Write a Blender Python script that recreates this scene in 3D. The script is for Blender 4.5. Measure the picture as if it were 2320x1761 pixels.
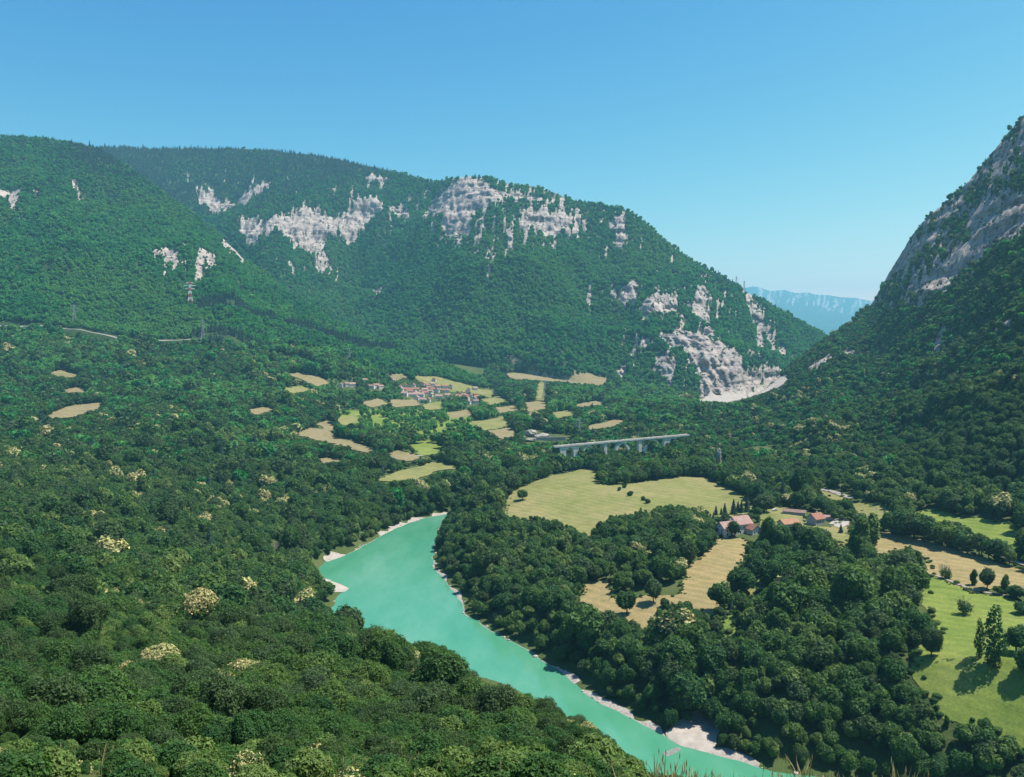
import bpy, math, random
import numpy as np
from mathutils import Vector, Matrix
from mathutils.bvhtree import BVHTree
from mathutils.geometry import delaunay_2d_cdt

R_ = math.radians
scene = bpy.context.scene
for o in list(bpy.data.objects):
    bpy.data.objects.remove(o)
col = scene.collection

# ------------------------------------------------------------------ camera
IW, IH = 2320.0, 1761.0
F = 1807.0                                   # focal length in photograph pixels
CAM_Z = 160.0                                # eye height over the river (m)
PITCH = math.atan(90.5 / F)
cam_d = bpy.data.cameras.new('camera')
cam_d.sensor_width = 36.0
cam_d.lens = 36.0 * F / IW
cam_d.clip_start = 0.3
cam_d.clip_end = 60000.0
cam = bpy.data.objects.new('camera', cam_d)
col.objects.link(cam)
cam.location = (0, 0, CAM_Z)
cam.rotation_euler = (math.pi / 2 - PITCH, 0, 0)
scene.camera = cam

# ------------------------------------------------------------------ sky, sun, exposure
SUN_EL, SUN_AZ = R_(64), R_(84)              # azimuth: clockwise from the view direction
world = bpy.data.worlds.new('World')
scene.world = world
world.use_nodes = True
wn = world.node_tree
wn.nodes.clear()
sky = wn.nodes.new('ShaderNodeTexSky')
sky.sky_type = 'NISHITA'
sky.sun_disc = False
sky.sun_elevation = SUN_EL
sky.sun_rotation = SUN_AZ
sky.altitude = 400
sky.air_density = 1.0
sky.dust_density = 0.6
sky.ozone_density = 3.0
# the photograph's vivid grade of the sky: one power curve per channel
sep = wn.nodes.new('ShaderNodeSeparateColor'); cmb = wn.nodes.new('ShaderNodeCombineColor')
wn.links.new(sky.outputs[0], sep.inputs[0])
for k, (ref, ex, amp) in enumerate(((4.2, 3.0, 8.6), (5.6, 1.65, 7.1), (6.7, 0.6, 5.1))):
    d_ = wn.nodes.new('ShaderNodeMath'); d_.operation = 'DIVIDE'; d_.inputs[1].default_value = ref
    p_ = wn.nodes.new('ShaderNodeMath'); p_.operation = 'POWER'; p_.inputs[1].default_value = ex
    m_ = wn.nodes.new('ShaderNodeMath'); m_.operation = 'MULTIPLY'; m_.inputs[1].default_value = amp
    wn.links.new(sep.outputs[k], d_.inputs[0]); wn.links.new(d_.outputs[0], p_.inputs[0]); wn.links.new(p_.outputs[0], m_.inputs[0]); wn.links.new(m_.outputs[0], cmb.inputs[k])
bg = wn.nodes.new('ShaderNodeBackground')
bg.inputs[1].default_value = 0.081
wo = wn.nodes.new('ShaderNodeOutputWorld')
wn.links.new(cmb.outputs[0], bg.inputs[0])
wn.links.new(bg.outputs[0], wo.inputs[0])

sun_d = bpy.data.lights.new('sun', 'SUN')
sun_d.energy = 4.2
sun_d.angle = R_(0.53)
sun_d.color = (1.0, 0.95, 0.86)
sun = bpy.data.objects.new('sun', sun_d)
col.objects.link(sun)
sdir = Vector((math.sin(SUN_AZ) * math.cos(SUN_EL), math.cos(SUN_AZ) * math.cos(SUN_EL), math.sin(SUN_EL)))
sun.rotation_euler = sdir.to_track_quat('Z', 'Y').to_euler()
sun.location = (600, 300, 1200)

scene.view_settings.view_transform = 'Standard'
scene.view_settings.look = 'None'
scene.view_settings.exposure = 1.1
scene.view_settings.gamma = 1.0
scene.view_settings.use_curve_mapping = False
scene.render.engine = 'CYCLES'
cy = scene.cycles
cy.use_denoising = True
cy.max_bounces = 5
cy.diffuse_bounces = 2
cy.glossy_bounces = 2
cy.transmission_bounces = 3
cy.volume_bounces = 0
cy.transparent_max_bounces = 6
cy.caustics_reflective = False
cy.caustics_refractive = False
cy.sample_clamp_indirect = 6.0

# ------------------------------------------------------------------ projection helpers
cp, sp = math.cos(PITCH), math.sin(PITCH)
def ray(u, v):
    a = (np.asarray(u, float) - IW / 2) / F
    b = (np.asarray(v, float) - IH / 2) / F
    return a, cp - sp * b, -sp - cp * b
def at(u, v, d):
    """the point at forward distance d seen at photograph pixel (u, v)"""
    x, y, z = ray(u, v)
    t = np.asarray(d, float) / y
    return x * t, y * t, CAM_Z + z * t
def proj(x, y, z):
    zz = np.asarray(z, float) - CAM_Z
    y = np.asarray(y, float)
    dep = np.maximum(cp * y - sp * zz, 0.01)
    up = sp * y + cp * zz
    return IW / 2 + F * np.asarray(x, float) / dep, IH / 2 - F * up / dep, dep
def on_plane(u, v, z0=0.0):
    x, y, z = ray(u, v)
    t = (z0 - CAM_Z) / z
    return x * t, y * t

# ------------------------------------------------------------------ noise
def _hash(ix, iy, seed):
    h = (ix.astype(np.int64) * 374761393 + iy.astype(np.int64) * 668265263 + seed * 1442695041) & 0xFFFFFFFF
    h = ((h ^ (h >> 9)) * 1274126177) & 0xFFFFFFFF
    h = h ^ (h >> 16)
    return (h & 0xFFFFFF) / float(0xFFFFFF)
def vnoise(x, y, seed=0):
    x = np.asarray(x, float); y = np.asarray(y, float)
    ix = np.floor(x); iy = np.floor(y)
    fx = x - ix; fy = y - iy
    fx = fx * fx * (3 - 2 * fx); fy = fy * fy * (3 - 2 * fy)
    ix = ix.astype(np.int64); iy = iy.astype(np.int64)
    a = _hash(ix, iy, seed); b = _hash(ix + 1, iy, seed)
    c = _hash(ix, iy + 1, seed); d = _hash(ix + 1, iy + 1, seed)
    return (a + (b - a) * fx) * (1 - fy) + (c + (d - c) * fx) * fy
def fbm(x, y, oct=4, seed=0):
    s = 0; a = 0.5; n = 0
    for k in range(oct):
        s = s + a * (vnoise(x * 2 ** k + 17.3 * k, y * 2 ** k - 9.1 * k, seed + k) * 2 - 1); n += a; a *= 0.5
    return s / n
def smooth1(a, k):
    if k < 2: return a
    p = np.pad(a, k, mode='edge')
    w = np.hanning(2 * k + 3)[1:-1]; w /= w.sum()
    return np.convolve(p, w, mode='valid')

# ------------------------------------------------------------------ polygons
def in_poly(px, py, poly):
    px = np.asarray(px); py = np.asarray(py)
    P = np.asarray(poly, float)
    res = np.zeros(px.shape, bool)
    m = (px >= P[:, 0].min()) & (px <= P[:, 0].max()) & (py >= P[:, 1].min()) & (py <= P[:, 1].max())
    if not m.any(): return res
    x = px[m]; y = py[m]; r = np.zeros(x.shape, bool)
    n = len(P)
    for i in range(n):
        x1, y1 = P[i]; x2, y2 = P[(i + 1) % n]
        if y1 == y2: continue
        c = ((y1 > y) != (y2 > y)) & (x < (x2 - x1) * (y - y1) / (y2 - y1) + x1)
        r ^= c
    res[m] = r
    return res
def seg_dist(px, py, line, closed=False):
    P = np.asarray(line, float)
    d = np.full(np.shape(px), 1e9)
    n = len(P)
    for i in range(n if closed else n - 1):
        ax, ay = P[i]; bx, by = P[(i + 1) % n]
        dx, dy = bx - ax, by - ay
        t = np.clip(((px - ax) * dx + (py - ay) * dy) / max(dx * dx + dy * dy, 1e-9), 0, 1)
        d = np.minimum(d, np.hypot(px - ax - t * dx, py - ay - t * dy))
    return d
def sdist(px, py, poly, margin):
    """signed distance to a polygon's edge, inside > 0; -margin where far away"""
    P = np.asarray(poly, float)
    out = np.full(np.shape(px), -float(margin))
    m = (px > P[:, 0].min() - margin) & (px < P[:, 0].max() + margin) & (py > P[:, 1].min() - margin) & (py < P[:, 1].max() + margin)
    if m.any():
        d = seg_dist(px[m], py[m], P, True)
        out[m] = np.where(in_poly(px[m], py[m], P), d, -np.minimum(d, margin))
    return out

# ------------------------------------------------------------------ materials
def new_mat(name):
    m = bpy.data.materials.new(name); m.use_nodes = True
    nt = m.node_tree; nt.nodes.clear()
    out = nt.nodes.new('ShaderNodeOutputMaterial')
    return m, nt, out
def N(nt, typ, **kw):
    n = nt.nodes.new(typ)
    for k, v in kw.items(): setattr(n, k, v)
    return n
def ramp(nt, fac, stops):
    r = N(nt, 'ShaderNodeValToRGB')
    e = r.color_ramp.elements
    while len(e) < len(stops): e.new(0.5)
    for k, (p, c) in enumerate(stops):
        e[k].position = p; e[k].color = (*c, 1)
    nt.links.new(fac, r.inputs[0])
    return r.outputs[0]
def noise(nt, scale, detail=4, vec=None, rough=0.6):
    t = N(nt, 'ShaderNodeTexNoise')
    t.inputs['Scale'].default_value = scale
    t.inputs['Detail'].default_value = detail
    t.inputs['Roughness'].default_value = rough
    if vec is None:
        g = N(nt, 'ShaderNodeNewGeometry'); vec = g.outputs['Position']
    nt.links.new(vec, t.inputs['Vector'])
    return t.outputs['Fac']
def mixc(nt, fac, a, b, mode='MIX'):
    m = N(nt, 'ShaderNodeMix', data_type='RGBA', blend_type=mode)
    for s, v in ((0, fac), (6, a), (7, b)):
        if isinstance(v, (int, float)): m.inputs[s].default_value = v
        elif isinstance(v, tuple): m.inputs[s].default_value = (*v, 1)
        else: nt.links.new(v, m.inputs[s])
    return m.outputs[2]
def bump(nt, h, strength, dist):
    b = N(nt, 'ShaderNodeBump')
    b.inputs['Strength'].default_value = strength
    b.inputs['Distance'].default_value = dist
    nt.links.new(h, b.inputs['Height'])
    return b.outputs[0]
def principled(nt, out, color, rough=0.9, spec=0.2, normal=None):
    p = N(nt, 'ShaderNodeBsdfPrincipled')
    if isinstance(color, tuple): p.inputs['Base Color'].default_value = (*color, 1)
    else: nt.links.new(color, p.inputs['Base Color'])
    p.inputs['Roughness'].default_value = rough
    p.inputs['Specular IOR Level'].default_value = spec
    if normal is not None: nt.links.new(normal, p.inputs['Normal'])
    nt.links.new(p.outputs[0], out.inputs[0])
    return p
def plain(name, c, rough=0.8, spec=0.2, var=0.15, scale=0.6):
    m, nt, out = new_mat(name)
    f = noise(nt, scale, 5)
    lo = tuple(x * (1 - var) for x in c); hi = tuple(min(1, x * (1 + var)) for x in c)
    principled(nt, out, ramp(nt, f, [(0.3, lo), (0.7, hi)]), rough, spec)
    return m
def grass_mat(name, stops, big=0.02, fine=0.8):
    m, nt, out = new_mat(name)
    a = noise(nt, big, 5); b = noise(nt, fine, 6, rough=0.75)
    a2 = noise(nt, big * 5, 4)
    c = mixc(nt, 0.6, ramp(nt, a, stops), ramp(nt, a2, [(0.3, (0.70, 0.78, 0.62)), (0.5, (1.0, 1.0, 1.0)), (0.7, (1.28, 1.16, 1.12))]), 'MULTIPLY')
    c2 = mixc(nt, 0.55, c, ramp(nt, b, [(0.3, (0.45, 0.50, 0.40)), (0.7, (1.35, 1.30, 1.20))]), 'MULTIPLY')
    # faint mowing lines
    g = N(nt, 'ShaderNodeNewGeometry')
    w = N(nt, 'ShaderNodeTexWave', wave_type='BANDS', bands_direction='DIAGONAL')
    w.inputs['Scale'].default_value = 0.06; w.inputs['Distortion'].default_value = 6.0
    w.inputs['Detail'].default_value = 3.0; w.inputs['Detail Scale'].default_value = 0.5
    nt.links.new(g.outputs['Position'], w.inputs['Vector'])
    c3 = mixc(nt, 0.6, c2, ramp(nt, w.outputs['Fac'], [(0.1, (0.85, 0.88, 0.85)), (0.9, (1.1, 1.08, 1.02))]), 'MULTIPLY')
    principled(nt, out, c3, 1.0, 0.05, bump(nt, b, 0.6, 0.5))
    return m
def leaf_mat(name, stops, trans=0.38, patch=0.6):
    m, nt, out = new_mat(name)
    oi = N(nt, 'ShaderNodeObjectInfo')
    g = N(nt, 'ShaderNodeNewGeometry')
    f1 = noise(nt, 0.012, 3)                       # stands of different species
    mx = N(nt, 'ShaderNodeMix', data_type='FLOAT'); mx.inputs[0].default_value = 1 - patch
    sc = N(nt, 'ShaderNodeMapRange'); sc.inputs[1].default_value = 0.3; sc.inputs[2].default_value = 0.7
    nt.links.new(f1, sc.inputs[0])
    nt.links.new(sc.outputs[0], mx.inputs[2]); nt.links.new(oi.outputs['Random'], mx.inputs[3])
    c = ramp(nt, mx.outputs[0], stops)
    mr = N(nt, 'ShaderNodeMapRange'); mr.inputs[3].default_value = 0.6; mr.inputs[4].default_value = 1.45
    nt.links.new(g.outputs['Random Per Island'], mr.inputs[0])
    v = N(nt, 'ShaderNodeCombineColor')
    for k in range(3): nt.links.new(mr.outputs[0], v.inputs[k])
    c = mixc(nt, 1.0, c, v.outputs[0], 'MULTIPLY')
    d = N(nt, 'ShaderNodeBsdfPrincipled')
    d.inputs['Roughness'].default_value = 0.62; d.inputs['Specular IOR Level'].default_value = 0.22
    t = N(nt, 'ShaderNodeBsdfTranslucent')
    nt.links.new(c, d.inputs['Base Color'])
    nt.links.new(mixc(nt, 1.0, c, (1.15, 1.2, 0.5), 'MULTIPLY'), t.inputs[0])
    s = N(nt, 'ShaderNodeMixShader'); s.inputs[0].default_value = trans
    nt.links.new(d.outputs[0], s.inputs[1]); nt.links.new(t.outputs[0], s.inputs[2])
    nt.links.new(s.outputs[0], out.inputs[0])
    return m

M = {}
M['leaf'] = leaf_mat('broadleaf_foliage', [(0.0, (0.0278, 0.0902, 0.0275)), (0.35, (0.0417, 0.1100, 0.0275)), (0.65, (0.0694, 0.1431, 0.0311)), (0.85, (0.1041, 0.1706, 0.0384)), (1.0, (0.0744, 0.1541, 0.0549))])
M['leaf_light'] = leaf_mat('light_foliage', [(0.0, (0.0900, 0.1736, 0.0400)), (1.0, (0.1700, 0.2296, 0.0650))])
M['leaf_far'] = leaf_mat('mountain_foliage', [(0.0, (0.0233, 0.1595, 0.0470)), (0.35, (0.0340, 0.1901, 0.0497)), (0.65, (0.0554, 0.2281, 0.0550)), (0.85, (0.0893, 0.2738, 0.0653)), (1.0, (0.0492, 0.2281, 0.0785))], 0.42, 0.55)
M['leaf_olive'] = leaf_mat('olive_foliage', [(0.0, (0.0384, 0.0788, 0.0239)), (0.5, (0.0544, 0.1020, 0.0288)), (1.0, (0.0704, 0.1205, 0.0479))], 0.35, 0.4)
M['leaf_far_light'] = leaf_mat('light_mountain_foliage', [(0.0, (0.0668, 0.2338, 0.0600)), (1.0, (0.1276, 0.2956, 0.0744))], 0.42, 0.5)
M['blossom'] = leaf_mat('blossom', [(0.0, (0.3332, 0.3360, 0.1438)), (0.5, (0.4312, 0.4032, 0.1750)), (1.0, (0.3724, 0.3248, 0.1500))], 0.2, 0.1)
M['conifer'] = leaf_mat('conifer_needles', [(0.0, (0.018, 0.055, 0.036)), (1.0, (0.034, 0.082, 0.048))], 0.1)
M['bark'] = plain('bark', (0.09, 0.07, 0.05), 0.95, 0.05, 0.35, 3)
M['dead'] = plain('dead_wood', (0.26, 0.22, 0.18), 0.95, 0.05, 0.3, 3)
M['meadow'] = grass_mat('meadow_grass', [(0.25, (0.1449, 0.1635, 0.0547)), (0.5, (0.1957, 0.1955, 0.0799)), (0.75, (0.2463, 0.2133, 0.1094))], 0.018)
M['lush'] = grass_mat('lush_grass', [(0.3, (0.1098, 0.1682, 0.0359)), (0.55, (0.1650, 0.2103, 0.0521)), (0.8, (0.2381, 0.2440, 0.0900))], 0.022)
M['hay'] = grass_mat('mown_hay', [(0.25, (0.2148, 0.1790, 0.0846)), (0.55, (0.2734, 0.2181, 0.1139)), (0.8, (0.2474, 0.2083, 0.0846))], 0.03)
M['hayfar'] = grass_mat('dry_hay', [(0.25, (0.1823, 0.1530, 0.0814)), (0.5, (0.2344, 0.1920, 0.1172)), (0.75, (0.1628, 0.1628, 0.0651))], 0.03)
M['gravel'] = plain('river_gravel', (0.3168, 0.2816, 0.2464), 0.95, 0.1, 0.3, 0.9)
M['white_gravel'] = plain('white_gravel', (0.3379, 0.3027, 0.2605), 0.95, 0.1, 0.2, 0.25)
M['wet_gravel'] = plain('wet_gravel', (0.17, 0.19, 0.16), 0.5, 0.3, 0.3, 0.9)
M['quarry'] = plain('quarry_limestone', (0.3300, 0.2904, 0.2516), 0.95, 0.1, 0.25, 0.08)
M['road'] = plain('pale_road', (0.2550, 0.2325, 0.1950), 0.9, 0.1, 0.15, 0.5)
M['plaster'] = plain('pale_plaster', (0.5808, 0.5280, 0.4840), 0.9, 0.1, 0.12, 0.5)
M['plaster2'] = plain('cream_plaster', (0.5104, 0.4576, 0.3784), 0.9, 0.1, 0.15, 0.5)
M['stonewall'] = plain('grey_stone_wall', (0.30, 0.29, 0.29), 0.95, 0.1, 0.25, 1.0)
M['roof_red'] = plain('red_tile', (0.2689, 0.1348, 0.0943), 0.85, 0.1, 0.2, 0.7)
M['roof_pink'] = plain('weathered_pink_tile', (0.3206, 0.2093, 0.1756), 0.85, 0.1, 0.2, 0.5)
M['roof_orange'] = plain('orange_tile', (0.3212, 0.1730, 0.1109), 0.85, 0.1, 0.18, 0.7)
M['roof_brown'] = plain('brown_tile', (0.24, 0.16, 0.13), 0.85, 0.1, 0.2, 0.7)
M['glass'] = plain('window_glass', (0.03, 0.035, 0.04), 0.15, 0.5, 0.1, 1)
M['door'] = plain('door_wood', (0.13, 0.08, 0.05), 0.7, 0.2, 0.2, 2)
M['concrete'] = plain('viaduct_stone', (0.80, 0.71, 0.58), 0.9, 0.1, 0.2, 0.2)
M['deck'] = plain('track_bed', (0.26, 0.24, 0.24), 0.95, 0.1, 0.2, 0.4)
M['steel'] = plain('galvanised_steel', (0.34, 0.36, 0.37), 0.6, 0.4, 0.1, 1)
M['steel_red'] = plain('red_painted_steel', (0.42, 0.07, 0.05), 0.6, 0.3, 0.1, 1)
M['steel_white'] = plain('white_painted_steel', (0.75, 0.74, 0.72), 0.6, 0.3, 0.08, 1)
M['drygrass'] = leaf_mat('dry_grass', [(0.0, (0.30, 0.24, 0.11)), (0.6, (0.40, 0.33, 0.17)), (1.0, (0.22, 0.24, 0.08))], 0.3, 0.1)
M['car'] = plain('white_car_paint', (0.75, 0.75, 0.75), 0.35, 0.5, 0.03, 1)

def ground_mat():
    m, nt, out = new_mat('forest_floor')
    a = noise(nt, 0.03, 5); b = noise(nt, 0.5, 5)
    c = ramp(nt, a, [(0.30, (0.045, 0.072, 0.022)), (0.6, (0.072, 0.095, 0.032)), (0.8, (0.11, 0.115, 0.05))])
    principled(nt, out, c, 1.0, 0.05, bump(nt, b, 0.8, 0.8))
    return m
M['ground'] = ground_mat()
def mountain_mat():
    m, nt, out = new_mat('mountain_slope')
    at_ = N(nt, 'ShaderNodeAttribute', attribute_name='rock')
    g = N(nt, 'ShaderNodeNewGeometry')
    mp = N(nt, 'ShaderNodeMapping'); mp.inputs['Scale'].default_value = (1, 1, 0.35)
    nt.links.new(g.outputs['Position'], mp.inputs[0])
    n1 = noise(nt, 0.05, 7, mp.outputs[0], 0.7)
    n2 = noise(nt, 0.012, 4)
    rock = ramp(nt, n1, [(0.30, (0.1207, 0.1073, 0.1073)), (0.43, (0.2759, 0.2368, 0.2148)), (0.55, (0.4052, 0.3486, 0.3086)), (0.75, (0.5001, 0.4378, 0.3848))])
    mp2 = N(nt, 'ShaderNodeMapping'); mp2.inputs['Scale'].default_value = (0.12, 0.12, 1.6); mp2.inputs['Rotation'].default_value = (R_(6), R_(-8), 0)
    nt.links.new(g.outputs['Position'], mp2.inputs[0])
    n3 = noise(nt, 0.075, 5, mp2.outputs[0], 0.6)
    rock = mixc(nt, 0.8, rock, ramp(nt, n3, [(0.36, (0.42, 0.42, 0.47)), (0.48, (0.95, 0.95, 0.96)), (0.70, (1.12, 1.10, 1.05))]), 'MULTIPLY')
    veg = ramp(nt, n2, [(0.35, (0.026, 0.055, 0.020)), (0.65, (0.050, 0.080, 0.028))])
    add = N(nt, 'ShaderNodeMath', operation='ADD')
    nt.links.new(at_.outputs['Fac'], add.inputs[0])
    s = N(nt, 'ShaderNodeMath', operation='MULTIPLY_ADD'); s.inputs[1].default_value = 1.5; s.inputs[2].default_value = -0.80
    nt.links.new(n1, s.inputs[0]); nt.links.new(s.outputs[0], add.inputs[1])
    r = N(nt, 'ShaderNodeMapRange'); r.inputs[1].default_value = 0.42; r.inputs[2].default_value = 0.56
    nt.links.new(add.outputs[0], r.inputs[0])
    principled(nt, out, mixc(nt, r.outputs[0], veg, rock), 0.97, 0.05, bump(nt, n1, 1.0, 9.0))
    return m
M['mountain'] = mountain_mat()
def water_mat():
    m, nt, out = new_mat('glacial_water')
    mp = N(nt, 'ShaderNodeMapping'); mp.inputs['Scale'].default_value = (1, 1, 1); mp.inputs['Rotation'].default_value = (0, 0, R_(30))
    g = N(nt, 'ShaderNodeNewGeometry'); nt.links.new(g.outputs['Position'], mp.inputs[0])
    mp.inputs['Scale'].default_value = (1, 0.35, 1)
    a = noise(nt, 0.035, 6, mp.outputs[0], 0.65); b = noise(nt, 0.5, 5, mp.outputs[0], 0.7)
    c = ramp(nt, a, [(0.32, (0.0437, 0.2085, 0.1175)), (0.5, (0.0672, 0.2377, 0.1436)), (0.68, (0.0991, 0.2638, 0.1740))])
    p = principled(nt, out, c, 0.09, 0.5, bump(nt, b, 0.22, 0.25))
    p.inputs['IOR'].default_value = 1.33
    return m
M['water'] = water_mat()

# ------------------------------------------------------------------ object helpers
def link(o, parent=None):
    col.objects.link(o)
    if parent is not None: o.parent = parent
    return o
def mesh_from(name, V, Fc, mat, smooth=False, mats=None, midx=None):
    me = bpy.data.meshes.new(name)
    V = np.asarray(V, np.float32)
    if isinstance(Fc, np.ndarray):
        nf, k = Fc.shape
        me.vertices.add(len(V)); me.vertices.foreach_set('co', V.ravel())
        me.loops.add(nf * k); me.loops.foreach_set('vertex_index', Fc.astype(np.int32).ravel())
        me.polygons.add(nf)
        me.polygons.foreach_set('loop_start', np.arange(0, nf * k, k, dtype=np.int32))
        me.update(calc_edges=True)
        me.validate()
    else:
        me.from_pydata([tuple(map(float, v)) for v in V], [], Fc); me.update()
    for m in (mats or [mat]): me.materials.append(m)
    if midx is not None: me.polygons.foreach_set('material_index', np.asarray(midx, np.int32))
    if smooth: me.polygons.foreach_set('use_smooth', np.ones(len(me.polygons), bool))
    return me
def add_obj(name, me, parent=None, loc=(0, 0, 0), rz=0.0, sc=None):
    o = bpy.data.objects.new(name, me)
    link(o, parent)
    o.location = loc; o.rotation_euler = (0, 0, rz)
    if sc is not None: o.scale = sc
    return o
def tag(o, label, cat, group=None, kind=None):
    if label: o['label'] = label
    if cat: o['category'] = cat
    if group: o['group'] = group
    if kind: o['kind'] = kind
    return o
def structure(o, label=None):
    o['kind'] = 'structure'
    if label: o['label'] = label
    return o
class MB:
    """collects pieces of one mesh"""
    def __init__(s): s.v = []; s.f = []
    def add(s, v, f):
        n = len(s.v); s.v += [tuple(p) for p in v]; s.f += [tuple(i + n for i in q) for q in f]
    def box(s, c, d, rz=0):
        cx, cy_, cz = c; dx, dy, dz = (q / 2 for q in d); cc, ss = math.cos(rz), math.sin(rz)
        v = []
        for z in (-dz, dz):
            for x, y in ((-dx, -dy), (dx, -dy), (dx, dy), (-dx, dy)):
                v.append((cx + x * cc - y * ss, cy_ + x * ss + y * cc, cz + z))
        s.add(v, [(3, 2, 1, 0), (4, 5, 6, 7), (0, 1, 5, 4), (1, 2, 6, 5), (2, 3, 7, 6), (3, 0, 4, 7)])
    def bar(s, a, b, r1, r2=None, n=5):
        a = Vector(a); b = Vector(b); r2 = r1 if r2 is None else r2
        d = (b - a).normalized(); t = d.orthogonal().normalized(); w = d.cross(t)
        v = []
        for p, r in ((a, r1), (b, r2)):
            for k in range(n):
                an = 2 * math.pi * k / n
                v.append(p + t * (r * math.cos(an)) + w * (r * math.sin(an)))
        f = [(k, (k + 1) % n, n + (k + 1) % n, n + k) for k in range(n)]
        f += [tuple(range(n))[::-1], tuple(range(n, 2 * n))]
        s.add(v, f)
    def prism(s, prof, y0, y1):
        """profile of (x, z), extruded along y"""
        n = len(prof)
        v = [(x, y0, z) for x, z in prof] + [(x, y1, z) for x, z in prof]
        f = [tuple(range(n)), tuple(range(n, 2 * n))[::-1]] + [((k + 1) % n, k, n + k, n + (k + 1) % n) for k in range(n)]
        s.add(v, f)
    def mesh(s, name, mat): return mesh_from(name, s.v, s.f, mat)

# ------------------------------------------------------------------ the river's banks on z = 0
right_px = [(1012, 1170), (994, 1200), (986, 1240), (984, 1280), (1008, 1312), (1036, 1345), (1062, 1390), (1100, 1417), (1142, 1443), (1180, 1460), (1212, 1478), (1250, 1503), (1285, 1524),
            (1330, 1570), (1365, 1594), (1410, 1616), (1465, 1640), (1500, 1660), (1530, 1680), (1560, 1692), (1620, 1706), (1690, 1724), (1750, 1745), (1800, 1752)]
left_px = [(1018, 1162), (970, 1171), (920, 1186), (880, 1203), (845, 1224), (800, 1247), (760, 1264), (732, 1276), (716, 1286), (722, 1300), (738, 1314), (760, 1326), (782, 1336), (766, 1348)]
rb = [tuple(float(q) for q in on_plane(*p)) for p in right_px]
lb = [tuple(float(q) for q in on_plane(*p)) for p in left_px]
rb_far = [(300, 1075), (228, 1005), (160, 935), (100, 892), (40, 866), (0, 848), (-26, 818), (-36, 798)]
lb_far = [(294, 1082), (221, 1014), (152, 945), (94, 902), (35, 878), (-10, 862), (-46, 832), (-60, 806)]
rb_near = [(128, 287), (190, 235), (300, 170), (420, 130)]
lb_near = [(-112, 470), (-100, 430), (-78, 392), (-50, 355), (-18, 322), (12, 290), (38, 258), (70, 225), (130, 175), (230, 110), (380, 40)]
RB = rb_far + rb + rb_near
LB = lb_far + lb + lb_near
def resample(line, step, wob=0.0, seed=0):
    P = np.asarray(line, float); s = np.r_[0, np.cumsum(np.hypot(*np.diff(P, axis=0).T))]
    t = np.linspace(0, s[-1], max(2, int(s[-1] / step)))
    x = smooth1(np.interp(t, s, P[:, 0]), max(1, int(6 / step))); y = smooth1(np.interp(t, s, P[:, 1]), max(1, int(6 / step)))
    if wob:
        x = x + wob * fbm(t * 0.11, t * 0 + 3.1, 3, seed); y = y + wob * fbm(t * 0.11, t * 0 + 8.7, 3, seed + 5)
    return np.c_[x, y]
RBs = resample(RB, 4, 2.2, 1); LBs = resample(LB, 4, 2.2, 2)
RIVER = np.r_[RBs, LBs[::-1]]

# ------------------------------------------------------------------ valley surface
ctrl = [  # x, y, z
    (0, 0, 158.3), (-12, 3, 157.6), (12, 2, 156.5), (0, -60, 176), (-120, -40, 182), (100, -60, 150), (5, 10, 154.0), (-12, 12, 153.6), (14, 14, 150.5),
    (0, 28, 142.5), (0, 60, 126), (0, 110, 103), (0, 170, 81), (0, 230, 55), (4, 284, 5),
    (9, 60, 126), (15, 110, 102), (20, 150, 81), (25, 185, 60), (5.5, 110, 104), (8.5, 170, 79), (10.5, 212, 59), (27, 215, 34), (18, 60, 118), (33, 110, 87), (45, 150, 62), (60, 200, 28), (30, 40, 128), (60, 90, 88), (90, 150, 38), (120, 60, 80), (200, 60, 30),
    (-7, 32, 140.5), (-13, 60, 127), (-22, 100, 110), (-38, 170, 85), (-60, 270, 54), (-88, 400, 20), (-112, 500, 4),
    (-19, 40, 138), (-38, 80, 119), (-57, 120, 104), (-119, 250, 71), (-190, 400, 48), (-262, 550, 37), (-357, 750, 34),
    (-26, 40, 138.5), (-77, 120, 106), (-160, 250, 76), (-257, 400, 55), (-385, 600, 44), (-578, 900, 50), (-835, 1300, 72), (-1059, 1650, 196),
    (-476, 1000, 48), (-619, 1300, 84), (-714, 1500, 122), (-800, 1680, 172), (-300, 300, 110), (-420, 350, 120), (-700, 600, 90),
    (-180, 700, 14), (-216, 850, 24), (-255, 1000, 30), (-305, 1200, 40), (-381, 1500, 75), (-432, 1700, 148), (-150, 600, 5),
    (-88, 810, 12), (-99, 900, 24), (-110, 1000, 30), (-132, 1200, 38), (-154, 1400, 44), (-176, 1600, 50), (-198, 1800, 60), (-214, 1950, 82),
    (0, 960, 17), (0, 1200, 34), (0, 1500, 42), (0, 1800, 52), (0, 2000, 68), (0, 2150, 92),
    (110, 830, 30), (120, 900, 18), (146, 1100, 16), (60, 990, 9), (110, 1010, 7), (150, 1030, 9), (190, 1060, 14), (60, 935, 12), (100, 945, 11), (150, 960, 13), (173, 1300, 32), (213, 1600, 38), (253, 1900, 44), (279, 2100, 58),
    (243, 1000, 30), (316, 1300, 42), (390, 1600, 42), (487, 2000, 34),
    (30, 720, 36), (70, 800, 35), (120, 740, 38), (180, 800, 36), (220, 700, 38), (120, 650, 34), (60, 640, 30), (0, 660, 28),
    (150, 560, 32), (190, 590, 34), (250, 600, 38), (80, 480, 26), (110, 500, 28),
    (280, 500, 40), (220, 430, 37), (170, 330, 34), (170, 280, 35), (210, 235, 38), (300, 400, 42), (350, 480, 48), (260, 250, 42),
    (60, 430, 18), (100, 400, 24), (120, 350, 22), (-10, 520, 14), (40, 560, 24), (-15, 600, 20), (500, 560, 76), (420, 300, 55),
    (0, 2600, 110), (-1000, 2000, 230), (-1600, 1700, 225), (-800, 1900, 195), (1200, 1500, 60), (600, 2400, 50), (400, 3000, 60), (-400, 3000, 150)]
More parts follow.
